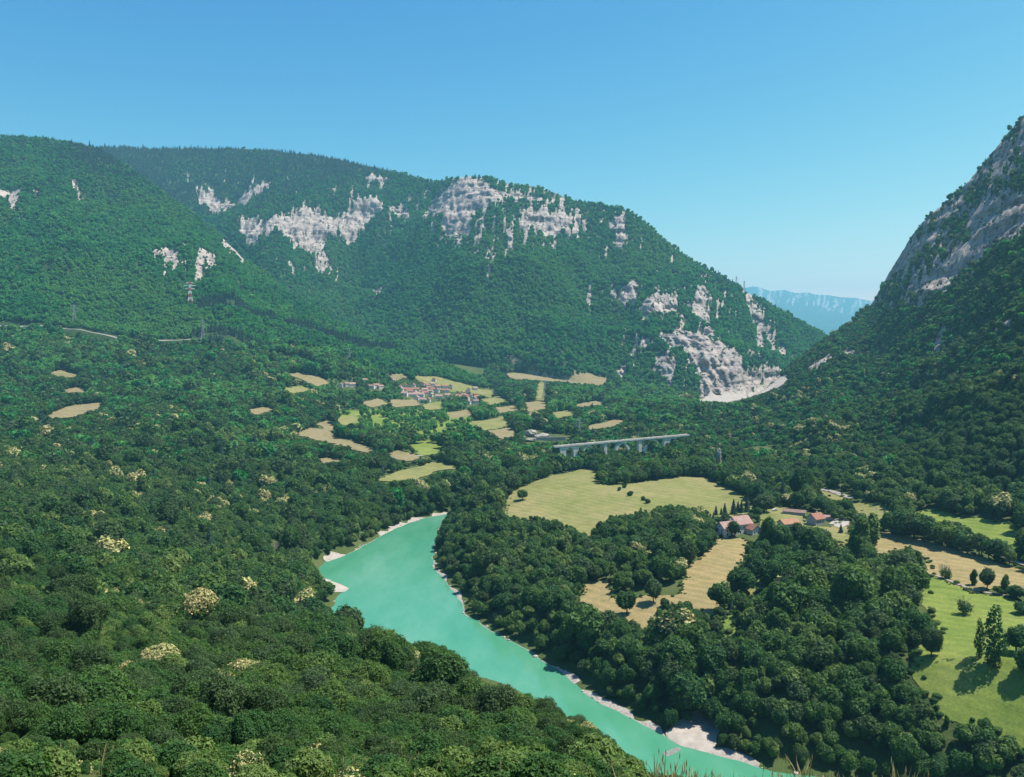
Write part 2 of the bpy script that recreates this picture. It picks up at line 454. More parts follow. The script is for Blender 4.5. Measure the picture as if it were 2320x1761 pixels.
for (u, v, d) in [(2320, 1110, 570), (2150, 1105, 600), (2060, 1095, 640), (1980, 1090, 690), (1880, 1085, 730), (1760, 1072, 800), (1640, 1055, 860), (1580, 1040, 900)]:
    ctrl.append(tuple(float(q) for q in at(u, v, d)))
C = np.array(ctrl, float)
CS = 12.0
def _kern(dx, dy): return np.sqrt(dx * dx + dy * dy + CS * CS)
A_ = _kern(C[:, None, 0] - C[None, :, 0], C[:, None, 1] - C[None, :, 1])
# the foreground points sit close together: use plain radius there
Wt = np.linalg.solve(A_ + np.eye(len(C)) * 1e-6, C[:, 2] - 60.0)
def zraw(x, y):
    x = np.asarray(x, float); y = np.asarray(y, float)
    sh = x.shape; x = x.ravel(); y = y.ravel()
    out = np.empty_like(x)
    for a in range(0, len(x), 60000):
        b = a + 60000
        out[a:b] = _kern(x[a:b, None] - C[None, :, 0], y[a:b, None] - C[None, :, 1]) @ Wt + 60.0
    far = np.clip((y - 2600) / 900, 0, 1)
    out = out * (1 - far) + 70 * far
    return out.reshape(sh)
def river_sd(x, y):
    """distance to the water's edge, positive on land"""
    x = np.asarray(x, float); y = np.asarray(y, float)
    out = np.full(x.shape, 400.0)
    m = (x > RIVER[:, 0].min() - 90) & (x < RIVER[:, 0].max() + 90) & (y > RIVER[:, 1].min() - 90) & (y < RIVER[:, 1].max() + 90)
    if m.any():
        d = np.full(m.sum(), 1e9); xs = x[m]; ys = y[m]
        for a in range(0, len(RIVER), 40):
            seg = RIVER[a:a + 41]
            for i in range(len(seg) - 1):
                ax, ay = seg[i]; bx, by = seg[i + 1]
                dx, dy = bx - ax, by - ay
                t = np.clip(((xs - ax) * dx + (ys - ay) * dy) / max(dx * dx + dy * dy, 1e-9), 0, 1)
                d = np.minimum(d, np.hypot(xs - ax - t * dx, ys - ay - t * dy))
        ins = in_poly(xs, ys, RIVER)
        out[m] = np.where(ins, -d, d)
    return out
def zvalley(x, y, sd=None):
    x = np.asarray(x, float); y = np.asarray(y, float)
    z = zraw(x, y)
    amp = np.clip((np.hypot(x, y) - 20) / 300, 0, 1) * 2.2
    z = z + amp * fbm(x * 0.02, y * 0.02, 4, 11)
    if sd is None: sd = river_sd(x, y)
    bx_, by_ = on_plane(1580, 1668)
    steep = np.where((y < 480) & (x < 60) & (y < 330 - x * 1.1 + 90 * (x < -40)), 1.5, 0.75) * (1 - 0.93 * np.exp(-(((x - bx_ - 3) ** 2 + (y - by_ - 4) ** 2) / 15.0 ** 2) ** 2))
    bank = 0.5 + np.clip(sd, 0, 5) * 0.12 + np.clip(sd - 5, 0, None) * steep
    land = np.maximum(np.minimum(z, bank), 0.25 + 0.05 * np.clip(sd, 0, 20))
    return np.where(sd < 0, np.maximum(-3.0, 0.3 + sd * 0.4), land)

ys = [-150.0]
while ys[-1] < 2700:
    y = ys[-1]
    ys.append(y + (12 if y < -20 else max(1.6, 0.0052 * max(y, 0))))
while ys[-1] < 20500: ys.append(ys[-1] * 1.12)
ys = np.array(ys)
ss = np.linspace(-1, 1, 420); ss = ss * (0.75 + 0.25 * np.abs(ss))
GX = ss[None, :] * (np.maximum(ys, 0)[:, None] * 0.86 + 130); GY = np.repeat(ys[:, None], len(ss), 1)
GZ = zvalley(GX, GY)
def grid_faces(r, c):
    i = np.arange(r * c).reshape(r, c)
    return np.stack([i[:-1, :-1], i[:-1, 1:], i[1:, 1:], i[1:, :-1]], -1).reshape(-1, 4)
vv = np.c_[GX.ravel(), GY.ravel(), GZ.ravel()]
valley = structure(add_obj('valley_ground', mesh_from('valley_ground', vv, grid_faces(*GX.shape), M['ground'], True)))

# ------------------------------------------------------------------ mountains: lofted from crest to foot
def loft(crest, foot, u0, u1, du, rows, conc=1.5, sm=3, bulge=None, back=(400, 420)):
    u = np.arange(u0, u1 + du / 2, du)
    c = np.asarray(crest, float); f = np.asarray(foot, float)
    cv = smooth1(np.interp(u, c[:, 0], c[:, 1]), sm); cd = smooth1(np.interp(u, c[:, 0], c[:, 2]), sm * 4)
    fv = smooth1(np.interp(u, f[:, 0], f[:, 1]), sm * 3); fd = smooth1(np.interp(u, f[:, 0], f[:, 2]), sm * 4)
    t = np.linspace(0, 1, rows)[:, None]
    V = cv[None] + (fv - cv)[None] * t
    D = cd[None] + (fd - cd)[None] * (1 - (1 - t) ** conc)
    if bulge is not None: D = D + bulge(np.repeat(u[None], rows, 0), V, t) * np.sin(np.pi * t) ** 0.8
    X, Y, Z = at(np.repeat(u[None], rows, 0), V, D)
    return u, t, V, X, Y, Z, cd
def build_mountain(name, crest, foot, u0, u1, du, rows, rocks, conc=1.5, sm=3, bulge=None, relief=(22, 0.006), cliff=16, rock_amp=9, seed=0, label=None, mixed=()):
    u, t, V, X, Y, Z, cd = loft(crest, foot, u0, u1, du, rows, conc, sm, bulge)
    U = np.repeat(u[None], rows, 0)
    # gullies and ribs running down the slope
    env = np.clip(np.sin(np.pi * np.clip(t, 0.0, 1)) * 1.4, 0, 1)
    env = env * np.clip((V[-1] - V[0]) / 260.0, 0, 1)[None]
    ridged = 1 - np.abs(fbm(X * relief[1], (Y + Z) * relief[1] * 0.35, 4, seed + 31)) * 2
    small = fbm(X * relief[1] * 4, Y * relief[1] * 3, 3, seed + 57)
    dz = (relief[0] * (ridged - 0.5) + relief[0] * 0.28 * small) * env
    big = 1 - np.abs(fbm(X * relief[1] * .42 + 5.1, (Y + Z) * relief[1] * .16, 3, seed + 71)) * 2
    Z = Z + dz + relief[0] * 1.1 * (big - .5) * env
    Z = Z + (1 - env) * 4 * fbm(X * 0.012, Y * 0.012, 3, seed + 3)
    # bare rock
    wob_u = U + rock_amp * fbm(U * 0.045, V * 0.035, 4, seed + 7); wob_v = V + rock_amp * 1.0 * fbm(U * 0.09, V * 0.03, 4, seed + 9)
    sd = np.full(U.shape, -40.0)
    for poly in rocks: sd = np.maximum(sd, sdist(wob_u, wob_v, poly, 40))
    for poly, cap in mixed: sd = np.maximum(sd, np.minimum(sdist(wob_u, wob_v, poly, 40), cap))
    streak = fbm(U * 0.26 + V * 0.05, V * 0.035, 4, seed + 13)
    speck = streak * 19 + fbm(U * 0.35, V * 0.25, 3, seed + 15) * 7
    rock = np.clip(0.5 + (sd + 1.5 + speck * np.clip((sd + 26) / 20, 0, 1)) / 12.0, 0, 1)
    jag = (1 - np.abs(fbm(X * 0.03 + Z * 0.006, Z * 0.012, 4, seed + 21)) * 2)
    ledge = fbm(X * 0.01, Z * 0.05, 3, seed + 25)
    crack = np.abs(fbm(X * 0.055 + Y * 0.04, Z * 0.03, 3, seed + 61)) * 2
    strata = fbm(X * 0.012 + Y * .008, Z * 0.11, 3, seed + 63)
    push = cliff * rock * (jag * 0.8 + ledge * 0.9 - 0.5) + rock * (7.0 * strata - 9.0 * np.exp(-(crack / .16) ** 2))
    n = np.hypot(X, Y); X = X - X / n * push; Y = Y - Y / n * push
    # hidden back
    bx, by, bz = [X[0:1] * 1.0], [Y[0:1] * 1.0], [Z[0:1] * 1.0]
    for k, (dd, dr) in enumerate(((60, 25), (220, 140), (700, 500))):
        s = (cd + dd) / cd
        bx.insert(0, X[0:1] * s); by.insert(0, Y[0:1] * s); bz.insert(0, np.maximum(Z[0:1] - dr, -20))
    # foot goes on below the valley floor
    s = 0.93
    XX = np.concatenate(bx[:-1] + [X, X[-1:] * s]); YY = np.concatenate(by[:-1] + [Y, Y[-1:] * s]); ZZ = np.concatenate(bz[:-1] + [Z, Z[-1:] - 90])
    RK = np.concatenate([rock[0:1]] * 3 + [rock, rock[-1:]])
    me = mesh_from(name, np.c_[XX.ravel(), YY.ravel(), ZZ.ravel()], grid_faces(*XX.shape)[:, ::-1].copy(), M['mountain'], True)
    a = me.attributes.new('rock', 'FLOAT', 'POINT'); a.data.foreach_set('value', RK.ravel().astype(np.float32))
    o = structure(add_obj(name, me), label)
    return dict(o=o, u=u, X=X, Y=Y, Z=Z, V=V, U=U, rock=rock, rib=ridged * .6 + big * .8 - .7)

L_crest = [(-260, 300, 2950), (-100, 306, 2850), (0, 310, 2800), (60, 314, 2830), (120, 318, 2870), (220, 336, 2900), (300, 385, 2800), (400, 458, 2650), (500, 535, 2500), (560, 592, 2430), (650, 662, 2340), (750, 722, 2260), (850, 768, 2180), (950, 808, 2100), (1080, 858, 2010), (1160, 890, 1960)]
L_foot = [(-260, 748, 1640), (0, 748, 1645), (220, 760, 1650), (400, 775, 1670), (500, 785, 1680), (650, 812, 1710), (850, 850, 1800), (1080, 880, 1900), (1160, 900, 1920)]
L_rocks = [[(0, 418), (22, 424), (48, 440), (52, 462), (38, 474), (20, 458), (-20, 440)], [(163, 410), (178, 415), (184, 442), (172, 438), (166, 425)],
           [(440, 606), (452, 566), (476, 572), (502, 592), (496, 610), (470, 604), (456, 616)], [(348, 578), (380, 562), (402, 575), (412, 594), (380, 590)],
           [(500, 542), (512, 538), (548, 578), (566, 592), (548, 588), (522, 568)]]
B_crest = [(60, 340, 4000), (250, 334, 4000), (400, 338, 4000), (500, 336, 4000), (600, 340, 3950), (700, 350, 3900), (800, 369, 3800), (860, 383, 3740), (900, 392, 3700), (950, 404, 3620), (982, 414, 3540), (1010, 408, 3400),
           (1045, 402, 3330), (1090, 400, 3250), (1120, 408, 3220), (1150, 416, 3200), (1220, 425, 3150), (1260, 440, 3120), (1300, 456, 3100), (1360, 466, 3060), (1410, 474, 3040), (1450, 494, 3000), (1480, 518, 2960), (1510, 550, 2930), (1560, 588, 2900),
           (1600, 610, 2880), (1640, 632, 2860), (1700, 668, 2860), (1780, 712, 2900), (1870, 760, 3000), (1960, 820, 3100), (2050, 860, 3200)]
B_foot = [(60, 790, 2600), (400, 800, 2600), (700, 815, 2500), (850, 815, 2420), (980, 828, 2330), (1100, 836, 2260), (1220, 850, 2180), (1300, 862, 2120), (1400, 880, 2120), (1500, 898, 2080), (1600, 920, 2030), (1700, 922, 2100), (1780, 905, 2280), (1870, 890, 2500), (2050, 890, 2650)]
B_rocks = [[(958, 472), (985, 440), (1010, 420), (1050, 406), (1090, 404), (1112, 426), (1142, 438), (1200, 436), (1240, 452), (1262, 474), (1232, 468), (1180, 458), (1140, 466), (1146, 478), (1090, 472), (1065, 490), (1050, 515), (1022, 536), (990, 530), (1002, 508), (962, 504), (955, 490)],
           [(1168, 524), (1180, 490), (1230, 480), (1262, 498), (1292, 506), (1290, 522), (1250, 526), (1210, 516), (1180, 530)], [(1258, 488), (1285, 492), (1300, 512), (1280, 516)], [(1074, 508), (1092, 490), (1096, 502), (1086, 526)],
           [(1376, 552), (1398, 526), (1420, 516), (1426, 534), (1398, 548)], [(1378, 512), (1408, 494), (1422, 504), (1396, 520)],
           [(450, 432), (474, 424), (500, 440), (530, 430), (590, 412), (622, 418), (560, 440), (512, 448), (492, 478), (462, 462)],
           [(540, 532), (570, 514), (610, 530), (640, 518), (700, 500), (760, 494), (800, 478), (850, 466), (872, 474), (870, 500), (832, 516), (800, 545), (762, 540), (744, 552), (748, 590), (738, 612), (716, 572), (680, 562), (640, 546), (600, 562), (570, 572), (545, 552)],
           [(880, 486), (906, 458), (922, 470), (916, 490), (896, 496)], [(838, 412), (860, 404), (872, 410), (850, 418)], [(655, 610), (668, 612), (670, 632), (660, 626)],
           [(1388, 662), (1412, 640), (1440, 628), (1456, 648), (1444, 668), (1402, 670)], [(1448, 684), (1480, 664), (1542, 668), (1534, 700), (1482, 708), (1456, 706)], [(1556, 684), (1598, 656), (1616, 690), (1604, 730), (1574, 712)],
           [(1486, 748), (1530, 732), (1604, 734), (1612, 770), (1644, 790), (1674, 830), (1694, 872), (1704, 912), (1640, 908), (1598, 898), (1588, 862), (1572, 832), (1556, 802), (1536, 780), (1508, 762)],
           [(1478, 806), (1520, 798), (1534, 830), (1512, 862), (1490, 842)], [(1398, 842), (1404, 812), (1438, 778), (1424, 815), (1412, 840)],
           [(1686, 664), (1698, 668), (1726, 718), (1764, 780), (1796, 824), (1774, 806), (1722, 742)], [(1700, 704), (1722, 726), (1738, 784), (1722, 762)], [(1694, 796), (1722, 792), (1716, 826), (1700, 812)],
           [(1580, 904), (1598, 876), (1640, 888), (1690, 882), (1694, 914), (1620, 910)], [(1690, 872), (1740, 860), (1784, 850), (1780, 872), (1740, 886), (1700, 894)],
           [(1108, 560), (1116, 556), (1114, 590), (1108, 618), (1104, 612)], [(1148, 530), (1158, 528), (1154, 566), (1146, 588)], [(1332, 662), (1342, 658), (1342, 684), (1336, 694)], [(848, 650), (856, 654), (856, 670), (850, 664)], [(1000, 700), (1024, 706), (1012, 716)],
           [(1508, 570), (1524, 566), (1526, 590), (1512, 588)]]
def b_bulge(U, V, t):
    g = lambda c, w: np.exp(-((U - c) / w) ** 2)
    return 190 * g(860 + (V - 420) * -0.15, 95) - 90 * g(1120, 160) + 120 * g(1345, 60) - 70 * g(1560, 120) - 60 * g(620, 90) + 60 * g(480, 60)
R_crest = [(2620, -60, 1430), (2500, 60, 1450), (2420, 150, 1470), (2320, 258, 1500), (2240, 356, 1550), (2190, 414, 1590), (2150, 452, 1620), (2100, 490, 1670), (2062, 538, 1720), (2040, 574, 1760), (2018, 612, 1790), (1996, 652, 1810), (1975, 690, 1820), (1940, 722, 1820), (1880, 762, 1800), (1820, 810, 1740), (1760, 860, 1640), (1700, 902, 1500), (1640, 936, 1350), (1580, 972, 1190), (1530, 1004, 1060)]
R_foot = [(2620, 1125, 500), (2500, 1122, 520), (2320, 1116, 565), (2150, 1112, 595), (2060, 1104, 635), (1980, 1098, 682), (1880, 1094, 722), (1820, 1090, 752), (1760, 1082, 790), (1700, 1074, 822), (1640, 1064, 852), (1580, 1052, 888), (1530, 1044, 915)]
R_crest = R_crest[::-1]; R_foot = R_foot[::-1]
R_rocks = [[(2248, 388), (2262, 350), (2286, 328), (2340, 300), (2330, 348), (2300, 356), (2276, 384)],
           [(2188, 496), (2245, 450), (2306, 430), (2360, 430), (2360, 490), (2320, 506), (2266, 546), (2206, 596), (2154, 638), (2104, 672), (2062, 678), (2083, 644), (2154, 594), (2196, 544)],
           [(2066, 548), (2124, 508), (2132, 548), (2084, 586), (2044, 628), (1990, 664), (2010, 616), (2040, 574)],
           [(2112, 780), (2136, 744), (2152, 732), (2150, 752), (2126, 780)], [(2238, 764), (2262, 736), (2300, 718), (2290, 738), (2262, 752)], [(2256, 786), (2276, 788), (2270, 800)],
           [(1828, 850), (1856, 826), (1891, 820), (1938, 798), (1932, 812), (1882, 838), (1846, 858)], [(2060, 702), (2104, 682), (2096, 698)], [(2236, 700), (2250, 696), (2246, 710)]]
def r_bulge(U, V, t): return 60 * np.sin((U - 1900) / 90.0) * np.clip((U - 1800) / 300, 0, 1)
D_crest = [(u_, v_, 21000) for u_, v_ in [(1200, 690), (1560, 668), (1640, 660), (1680, 654), (1706, 649), (1722, 652), (1745, 660), (1775, 657), (1800, 664), (1830, 663), (1850, 668), (1880, 669), (1905, 674), (1940, 675), (1965, 681), (2000, 683), (2500, 700)]]
D_foot = [(1200, 800, 14500), (2500, 800, 14500)]
D_rocks = []
L_mixed = [([(-60, 400), (60, 410), (90, 500), (20, 520), (-60, 480)], -8), ([(330, 545), (420, 535), (520, 575), (540, 625), (440, 640), (350, 610)], -8)]
B_mixed = [([(430, 395), (620, 395), (700, 430), (640, 470), (470, 490)], -9), ([(500, 500), (700, 450), (900, 430), (940, 480), (900, 540), (780, 640), (640, 650), (520, 590)], -9),
           ([(930, 440), (1060, 395), (1280, 440), (1330, 530), (1160, 560), (980, 560)], -4), ([(1360, 640), (1480, 600), (1640, 640), (1700, 800), (1720, 900), (1560, 900), (1440, 860), (1400, 720)], -7), ([(1340, 480), (1440, 490), (1450, 560), (1360, 570)], -6)]
R_mixed = [([(1960, 690), (2010, 600), (2060, 530), (2150, 440), (2240, 340), (2360, 200), (2400, 470), (2320, 520), (2210, 610), (2100, 690), (2020, 720)], -1.5), ([(1985, 680), (2020, 600), (2060, 530), (2150, 440), (2240, 340), (2360, 190), (2400, 300), (2300, 400), (2160, 520), (2060, 620)], 0.8), ([(2080, 740), (2320, 690), (2340, 800), (2120, 800)], -8)]
mB = build_mountain('mountain_back', B_crest, B_foot, 60, 2050, 3.2, 170, B_rocks, 1.35, 2, b_bulge, (62, 0.0042), 24, 9, 100, None, B_mixed)
mL = build_mountain('mountain_left', L_crest, L_foot, -260, 1160, 3.6, 130, L_rocks, 1.45, 3, None, (42, 0.006), 16, 8, 200, mixed=L_mixed)
mR = build_mountain('mountain_right', R_crest, R_foot, 1530, 2620, 3.2, 220, R_rocks, 1.25, 3, r_bulge, (20, 0.010), 17, 9, 300, None, R_mixed)
mD = build_mountain('mountain_distant', D_crest, D_foot, 1200, 2500, 4, 70, D_rocks, 1.2, 1, None, (110, 0.0010), 10, 8, 400, None, [([(1600, 630), (2000, 655), (2000, 705), (1600, 685)], -5)])

# ------------------------------------------------------------------ ray casts on the land
bvhs = []
for o in (valley, mL['o'], mB['o'], mR['o']):
    me = o.data
    nv = len(me.vertices); co = np.empty(nv * 3, np.float32); me.vertices.foreach_get('co', co)
    fi = np.empty(len(me.polygons) * 4, np.int32); me.loops.foreach_get('vertex_index', fi)
    bvhs.append(BVHTree.FromPolygons(co.reshape(-1, 3).tolist(), fi.reshape(-1, 4).tolist()))
def hit_px(u, v):
    x, y, z = ray(u, v)
    d = Vector((float(x), float(y), float(z))).normalized()
    best = None
    for b in bvhs:
        h = b.ray_cast(Vector((0, 0, CAM_Z)), d)
        if h[0] is not None and (best is None or h[3] < best[1]): best = (h[0], h[3])
    return best[0] if best else None
def ground(x, y):
    z = -5.0
    for b in bvhs:
        h = b.ray_cast(Vector((x, y, 3000)), Vector((0, 0, -1)))
        if h[0] is not None: z = max(z, h[0].z)
    return z

# ------------------------------------------------------------------ water
river_me_pts = [Vector((float(a), float(b))) for a, b in RIVER]
def sheet(name, P, mat, step, off, zfun=None, smooth=True):
    """a closed outline in plan, filled with a grid and laid on the land"""
    P = np.asarray(P, float)
    x0, y0 = P.min(0); x1, y1 = P.max(0)
    gx, gy = np.meshgrid(np.arange(x0 + step / 2, x1, step), np.arange(y0 + step / 2, y1, step))
    gx = gx.ravel(); gy = gy.ravel()
    m = in_poly(gx, gy, P)
    gx, gy = gx[m], gy[m]
    if len(gx):
        m = seg_dist(gx, gy, P, True) > step * 0.35
        gx, gy = gx[m], gy[m]
    pts = [Vector((float(a), float(b))) for a, b in P] + [Vector((float(a), float(b))) for a, b in zip(gx, gy)]
    n = len(P)
    vo, eo, fo, *_ = delaunay_2d_cdt(pts, [(i, (i + 1) % n) for i in range(n)], [list(range(n))], 1, 1e-4)
    zf = zfun or (lambda x, y: ground(x, y) + off)
    V = [(q.x, q.y, zf(q.x, q.y)) for q in vo]
    fs = []
    for f in fo:
        a, b, c = (vo[i] for i in f[:3])
        fs.append(tuple(f) if (b - a).cross(c - a) > 0 else tuple(f)[::-1])
    return add_obj(name, mesh_from(name, V, fs, mat, smooth))
structure(sheet('river', RIVER, M['water'], 14, 0, lambda x, y: 0.0), 'milky turquoise river')

# ------------------------------------------------------------------ fields
VIS = [[(1580, 908), (1598, 876), (1640, 884), (1690, 880), (1740, 860), (1786, 850), (1782, 870), (1740, 884), (1704, 900), (1650, 912)]]           # what the photograph shows free of trees (pixel outlines)
def px_line(pts, step=None):
    out = []
    for p in pts:
        h = hit_px(*p)
        if h is not None: out.append((h.x, h.y))
    return out
def densify(poly, step, wob, seed, closed=True):
    P = np.asarray(poly, float)
    if closed: P = np.r_[P, P[:1]]
    s = np.r_[0, np.cumsum(np.hypot(*np.diff(P, axis=0).T))]
    t = np.linspace(0, s[-1], max(8, int(s[-1] / step)), endpoint=not closed)
    x = np.interp(t, s, P[:, 0]); y = np.interp(t, s, P[:, 1])
    return np.c_[x + wob * fbm(t * 0.13 / max(step / 6, 1), t * 0 + seed, 3, seed), y + wob * fbm(t * 0.13 / max(step / 6, 1), t * 0 + seed + 9, 3, seed + 4)]
VERGES = []
def field(name, poly, mat, label, step=6, off=0.25, wob=2.5, down=0, vis=True):
    """poly: what is seen; down: how far the field runs on behind the trees below it (pixels)"""
    if vis: VIS.append(poly)
    cy_ = sum(p[1] for p in poly) / len(poly)
    q = [(u, v + (down if v > cy_ else 0)) for u, v in poly]
    P = px_line(q)
    P = densify(P, step, wob, len(VIS) + 3)
    if step <= 6 and mat != M['white_gravel']: VERGES.append(P)
    o = sheet(name, P, mat, step, off)
    structure(o, label)
    return o
field('meadow', [(1140, 1165), (1152, 1122), (1200, 1096), (1260, 1076), (1310, 1064), (1350, 1065), (1352, 1090), (1370, 1099), (1420, 1099), (1480, 1088), (1560, 1080), (1600, 1083), (1640, 1103), (1700, 1130), (1712, 1148), (1690, 1162), (1620, 1166), (1590, 1150), (1500, 1142), (1440, 1157), (1384, 1168), (1345, 1192), (1333, 1214), (1316, 1205), (1290, 1185), (1240, 1172), (1190, 1168)], M['meadow'], 'rolling yellow green meadow on the far bank', 6, 0.25, 2, 12)
field('hay_field', [(1310, 1350), (1326, 1320), (1374, 1314), (1390, 1345), (1440, 1345), (1470, 1335), (1540, 1335), (1556, 1286), (1606, 1250), (1626, 1222), (1660, 1214), (1694, 1226), (1682, 1272), (1654, 1318), (1628, 1372), (1604, 1386), (1570, 1366), (1500, 1352), (1474, 1400), (1465, 1425), (1440, 1400), (1370, 1388)], M['hay'], 'tan mown hay field below the farmhouse', 4, 0.25, 2, 14)
field('hay_clearing', [(1636, 1410), (1660, 1388), (1668, 1430), (1655, 1440), (1640, 1440)], M['lush'], 'small grassy gap among the trees', 3, 0.25, 1, 14)
field('hay_clearing', [(1690, 1340), (1720, 1305), (1730, 1320), (1712, 1345), (1690, 1352)], M['meadow'], 'sunlit grassy strip beside the round tree', 3, 0.25, 1, 8)
field('lush_meadow', [(2086, 1366), (2098, 1318), (2120, 1304), (2150, 1318), (2210, 1346), (2270, 1350), (2340, 1376), (2400, 1400), (2400, 1720), (2320, 1690), (2250, 1640), (2180, 1625), (2130, 1606), (2112, 1560), (2082, 1535), (2058, 1510), (2078, 1462), (2122, 1440), (2116, 1400)], M['lush'], 'bright green meadow in the lower right corner', 4, 0.25, 1.5, 22)
field('stubble_field', [(1976, 1222), (2000, 1204), (2060, 1214), (2150, 1240), (2250, 1272), (2330, 1294), (2400, 1310), (2400, 1360), (2320, 1338), (2250, 1330), (2210, 1345), (2150, 1318), (2100, 1296), (2096, 1262), (2060, 1240), (2020, 1250), (1990, 1262)], M['hay'], 'tan stubble field sloping beside the hedge', 5, 0.27, 1.5, 3)
field('pasture', [(2066, 1162), (2110, 1156), (2146, 1162), (2170, 1172), (2230, 1176), (2290, 1186), (2312, 1200), (2300, 1240), (2310, 1266), (2282, 1262), (2240, 1224), (2170, 1182), (2100, 1182)], M['lush'], 'small pasture between the hedge and the wooded slope', 5, 0.25, 1.5, 10)
field('pasture', [(1918, 1134), (1960, 1140), (2016, 1150), (2010, 1170), (1986, 1178), (1944, 1156)], M['meadow'], 'narrow pale pasture behind the farm', 5, 0.25, 1.5, 6)
field('pasture', [(1850, 1112), (1898, 1117), (1934, 1127), (1884, 1130)], M['meadow'], 'small pale pasture below the slope road', 5, 0.25, 1.5, 4)
field('farm_yard', [(1722, 1168), (1750, 1150), (1780, 1146), (1815, 1160), (1826, 1182), (1870, 1190), (1925, 1178), (1928, 1200), (1920, 1240), (1904, 1240), (1880, 1205), (1830, 1196), (1760, 1192), (1722, 1200)], M['meadow'], 'grassy farm yard around the outbuildings', 4, 0.25, 1.0, 6)
field('gravel_yard', [(1878, 1186), (1896, 1176), (1922, 1176), (1924, 1188), (1905, 1196)], M['white_gravel'], 'white gravel yard beside the small red roofed house', 4, 0.45, 0.6, 2, False)
G_ = [('hay_field', [(820, 913), (858, 904), (882, 914), (842, 923)], 'hayfar', 'pale field left below the village'), ('green_field', [(1090, 906), (1130, 898), (1152, 908), (1112, 917)], 'meadow', 'pale green field right of the village'),
      ('hay_field', [(1012, 936), (1058, 929), (1072, 941), (1022, 948)], 'hayfar', 'small tan field above the green orchard field'), ('hay_field', [(560, 931), (600, 922), (622, 931), (582, 940)], 'hayfar', 'lonely pale clearing in the woods left of the hay strip'),
      ('green_field', [(1250, 936), (1288, 930), (1302, 940), (1262, 947)], 'meadow', 'small pale green clearing above the gravel works'), ('hay_field', [(1122, 925), (1168, 918), (1176, 929), (1132, 936)], 'hayfar', 'small tan field left of the gravel pit'),
      ('green_field', [(640, 881), (688, 874), (702, 884), (656, 891)], 'meadow', 'pale green clearing below the hay field left of the village'), ('hay_field', [(880, 851), (914, 846), (922, 856), (892, 861)], 'hayfar', 'tiny tan field above the village'),
      ('green_field', [(1214, 906), (1220, 868), (1236, 868), (1234, 906)], 'meadow', 'upright grassy swathe running up from the gravel pit'), ('hay_field', [(1300, 916), (1358, 908), (1372, 916), (1312, 923)], 'hayfar', 'thin tan field under the long tan field'),
      ('green_field', [(848, 1087), (900, 1069), (960, 1056), (990, 1047), (1050, 1064), (1000, 1068), (962, 1078), (942, 1090), (900, 1092)], 'meadow', 'pale green field left of the river bend'),
      ('hay_field', [(668, 986), (700, 970), (742, 975), (762, 990), (802, 1000), (852, 1018), (832, 1026), (790, 1015), (740, 1001)], 'hayfar', 'long cream coloured hay strip in the valley'),
      ('hay_field', [(880, 1030), (900, 1019), (952, 1036), (930, 1044), (895, 1042)], 'hayfar', 'small cream hay field beside the green field'),
      ('green_field', [(928, 1010), (960, 1003), (1002, 1010), (990, 1029), (950, 1031)], 'lush', 'small bright green field in the valley'),
      ('green_field', [(762, 952), (800, 940), (812, 955), (780, 966)], 'meadow', 'tiny yellow green field above the hay strip'),
      ('hay_field', [(718, 962), (745, 950), (757, 976), (740, 974)], 'hayfar', 'pale track side patch above the hay strip'),
      ('hay_field', [(718, 1043), (745, 1038), (772, 1046), (730, 1048)], 'hayfar', 'little cream patch beside the valley road'),
      ('village_field', [(938, 854), (990, 854), (1040, 867), (1120, 884), (1112, 900), (1080, 892), (1000, 882), (952, 867)], 'meadow', 'pale meadow behind the village'),
      ('village_field', [(884, 908), (946, 904), (952, 918), (892, 922)], 'hayfar', 'tan field below the village'),
      ('village_field', [(955, 916), (1000, 910), (1002, 926), (966, 928)], 'meadow', 'small meadow below the village'),
      ('hay_field', [(648, 846), (690, 847), (736, 858), (748, 868), (722, 876), (690, 862)], 'hayfar', 'pale hay field left of the village'),
      ('hay_field', [(1145, 806), (1168, 806), (1192, 822), (1166, 824)], 'hayfar', 'small tan field at the mountain foot'),
      ('hay_field', [(1078, 828), (1105, 822), (1104, 833)], 'hayfar', 'tiny tan field at the mountain foot'),
      ('hay_field', [(1146, 848), (1196, 832), (1226, 842), (1280, 856), (1336, 846), (1377, 858), (1364, 872), (1320, 870), (1270, 864), (1210, 860), (1164, 858)], 'hayfar', 'long tan field under the back mountain'),
      ('gravel_pit', [(1190, 912), (1236, 910), (1238, 926), (1208, 930), (1202, 946), (1196, 932)], 'hayfar', 'cream coloured gravel pit'),
      ('hay_field', [(1328, 966), (1390, 952), (1418, 954), (1390, 966), (1338, 973)], 'hayfar', 'pinkish tan field beyond the viaduct'),
      ('green_field', [(1062, 958), (1140, 944), (1152, 964), (1100, 976)], 'meadow', 'green field right of the orchard'),
      ('hay_field', [(1104, 977), (1160, 970), (1167, 984), (1140, 996)], 'hayfar', 'tan field right of the orchard'),
      ('hay_field', [(108, 846), (140, 838), (182, 850), (150, 856)], 'hayfar', 'uppermost pale clearing in the left woods'),
      ('hay_field', [(128, 888), (160, 880), (196, 880), (186, 890)], 'hayfar', 'middle pale clearing in the left woods'),
      ('hay_field', [(104, 942), (150, 922), (232, 913), (222, 928), (162, 944), (112, 948)], 'hayfar', 'lowest pale clearing in the left woods')]
field('orchard_grass', [(762, 934), (900, 926), (1060, 936), (1080, 960), (1060, 1000), (960, 1004), (840, 994), (775, 966)], M['lush'], 'light green orchard grass in the middle of the valley', 9, 0.6, 8.0, 0, False)
field('quarry_floor', [(1582, 908), (1598, 888), (1640, 890), (1692, 884), (1696, 904), (1650, 911), (1616, 913)], M['quarry'], 'white quarry floor under the broken rock face', 8, 1.2, 5.0, 2, False)
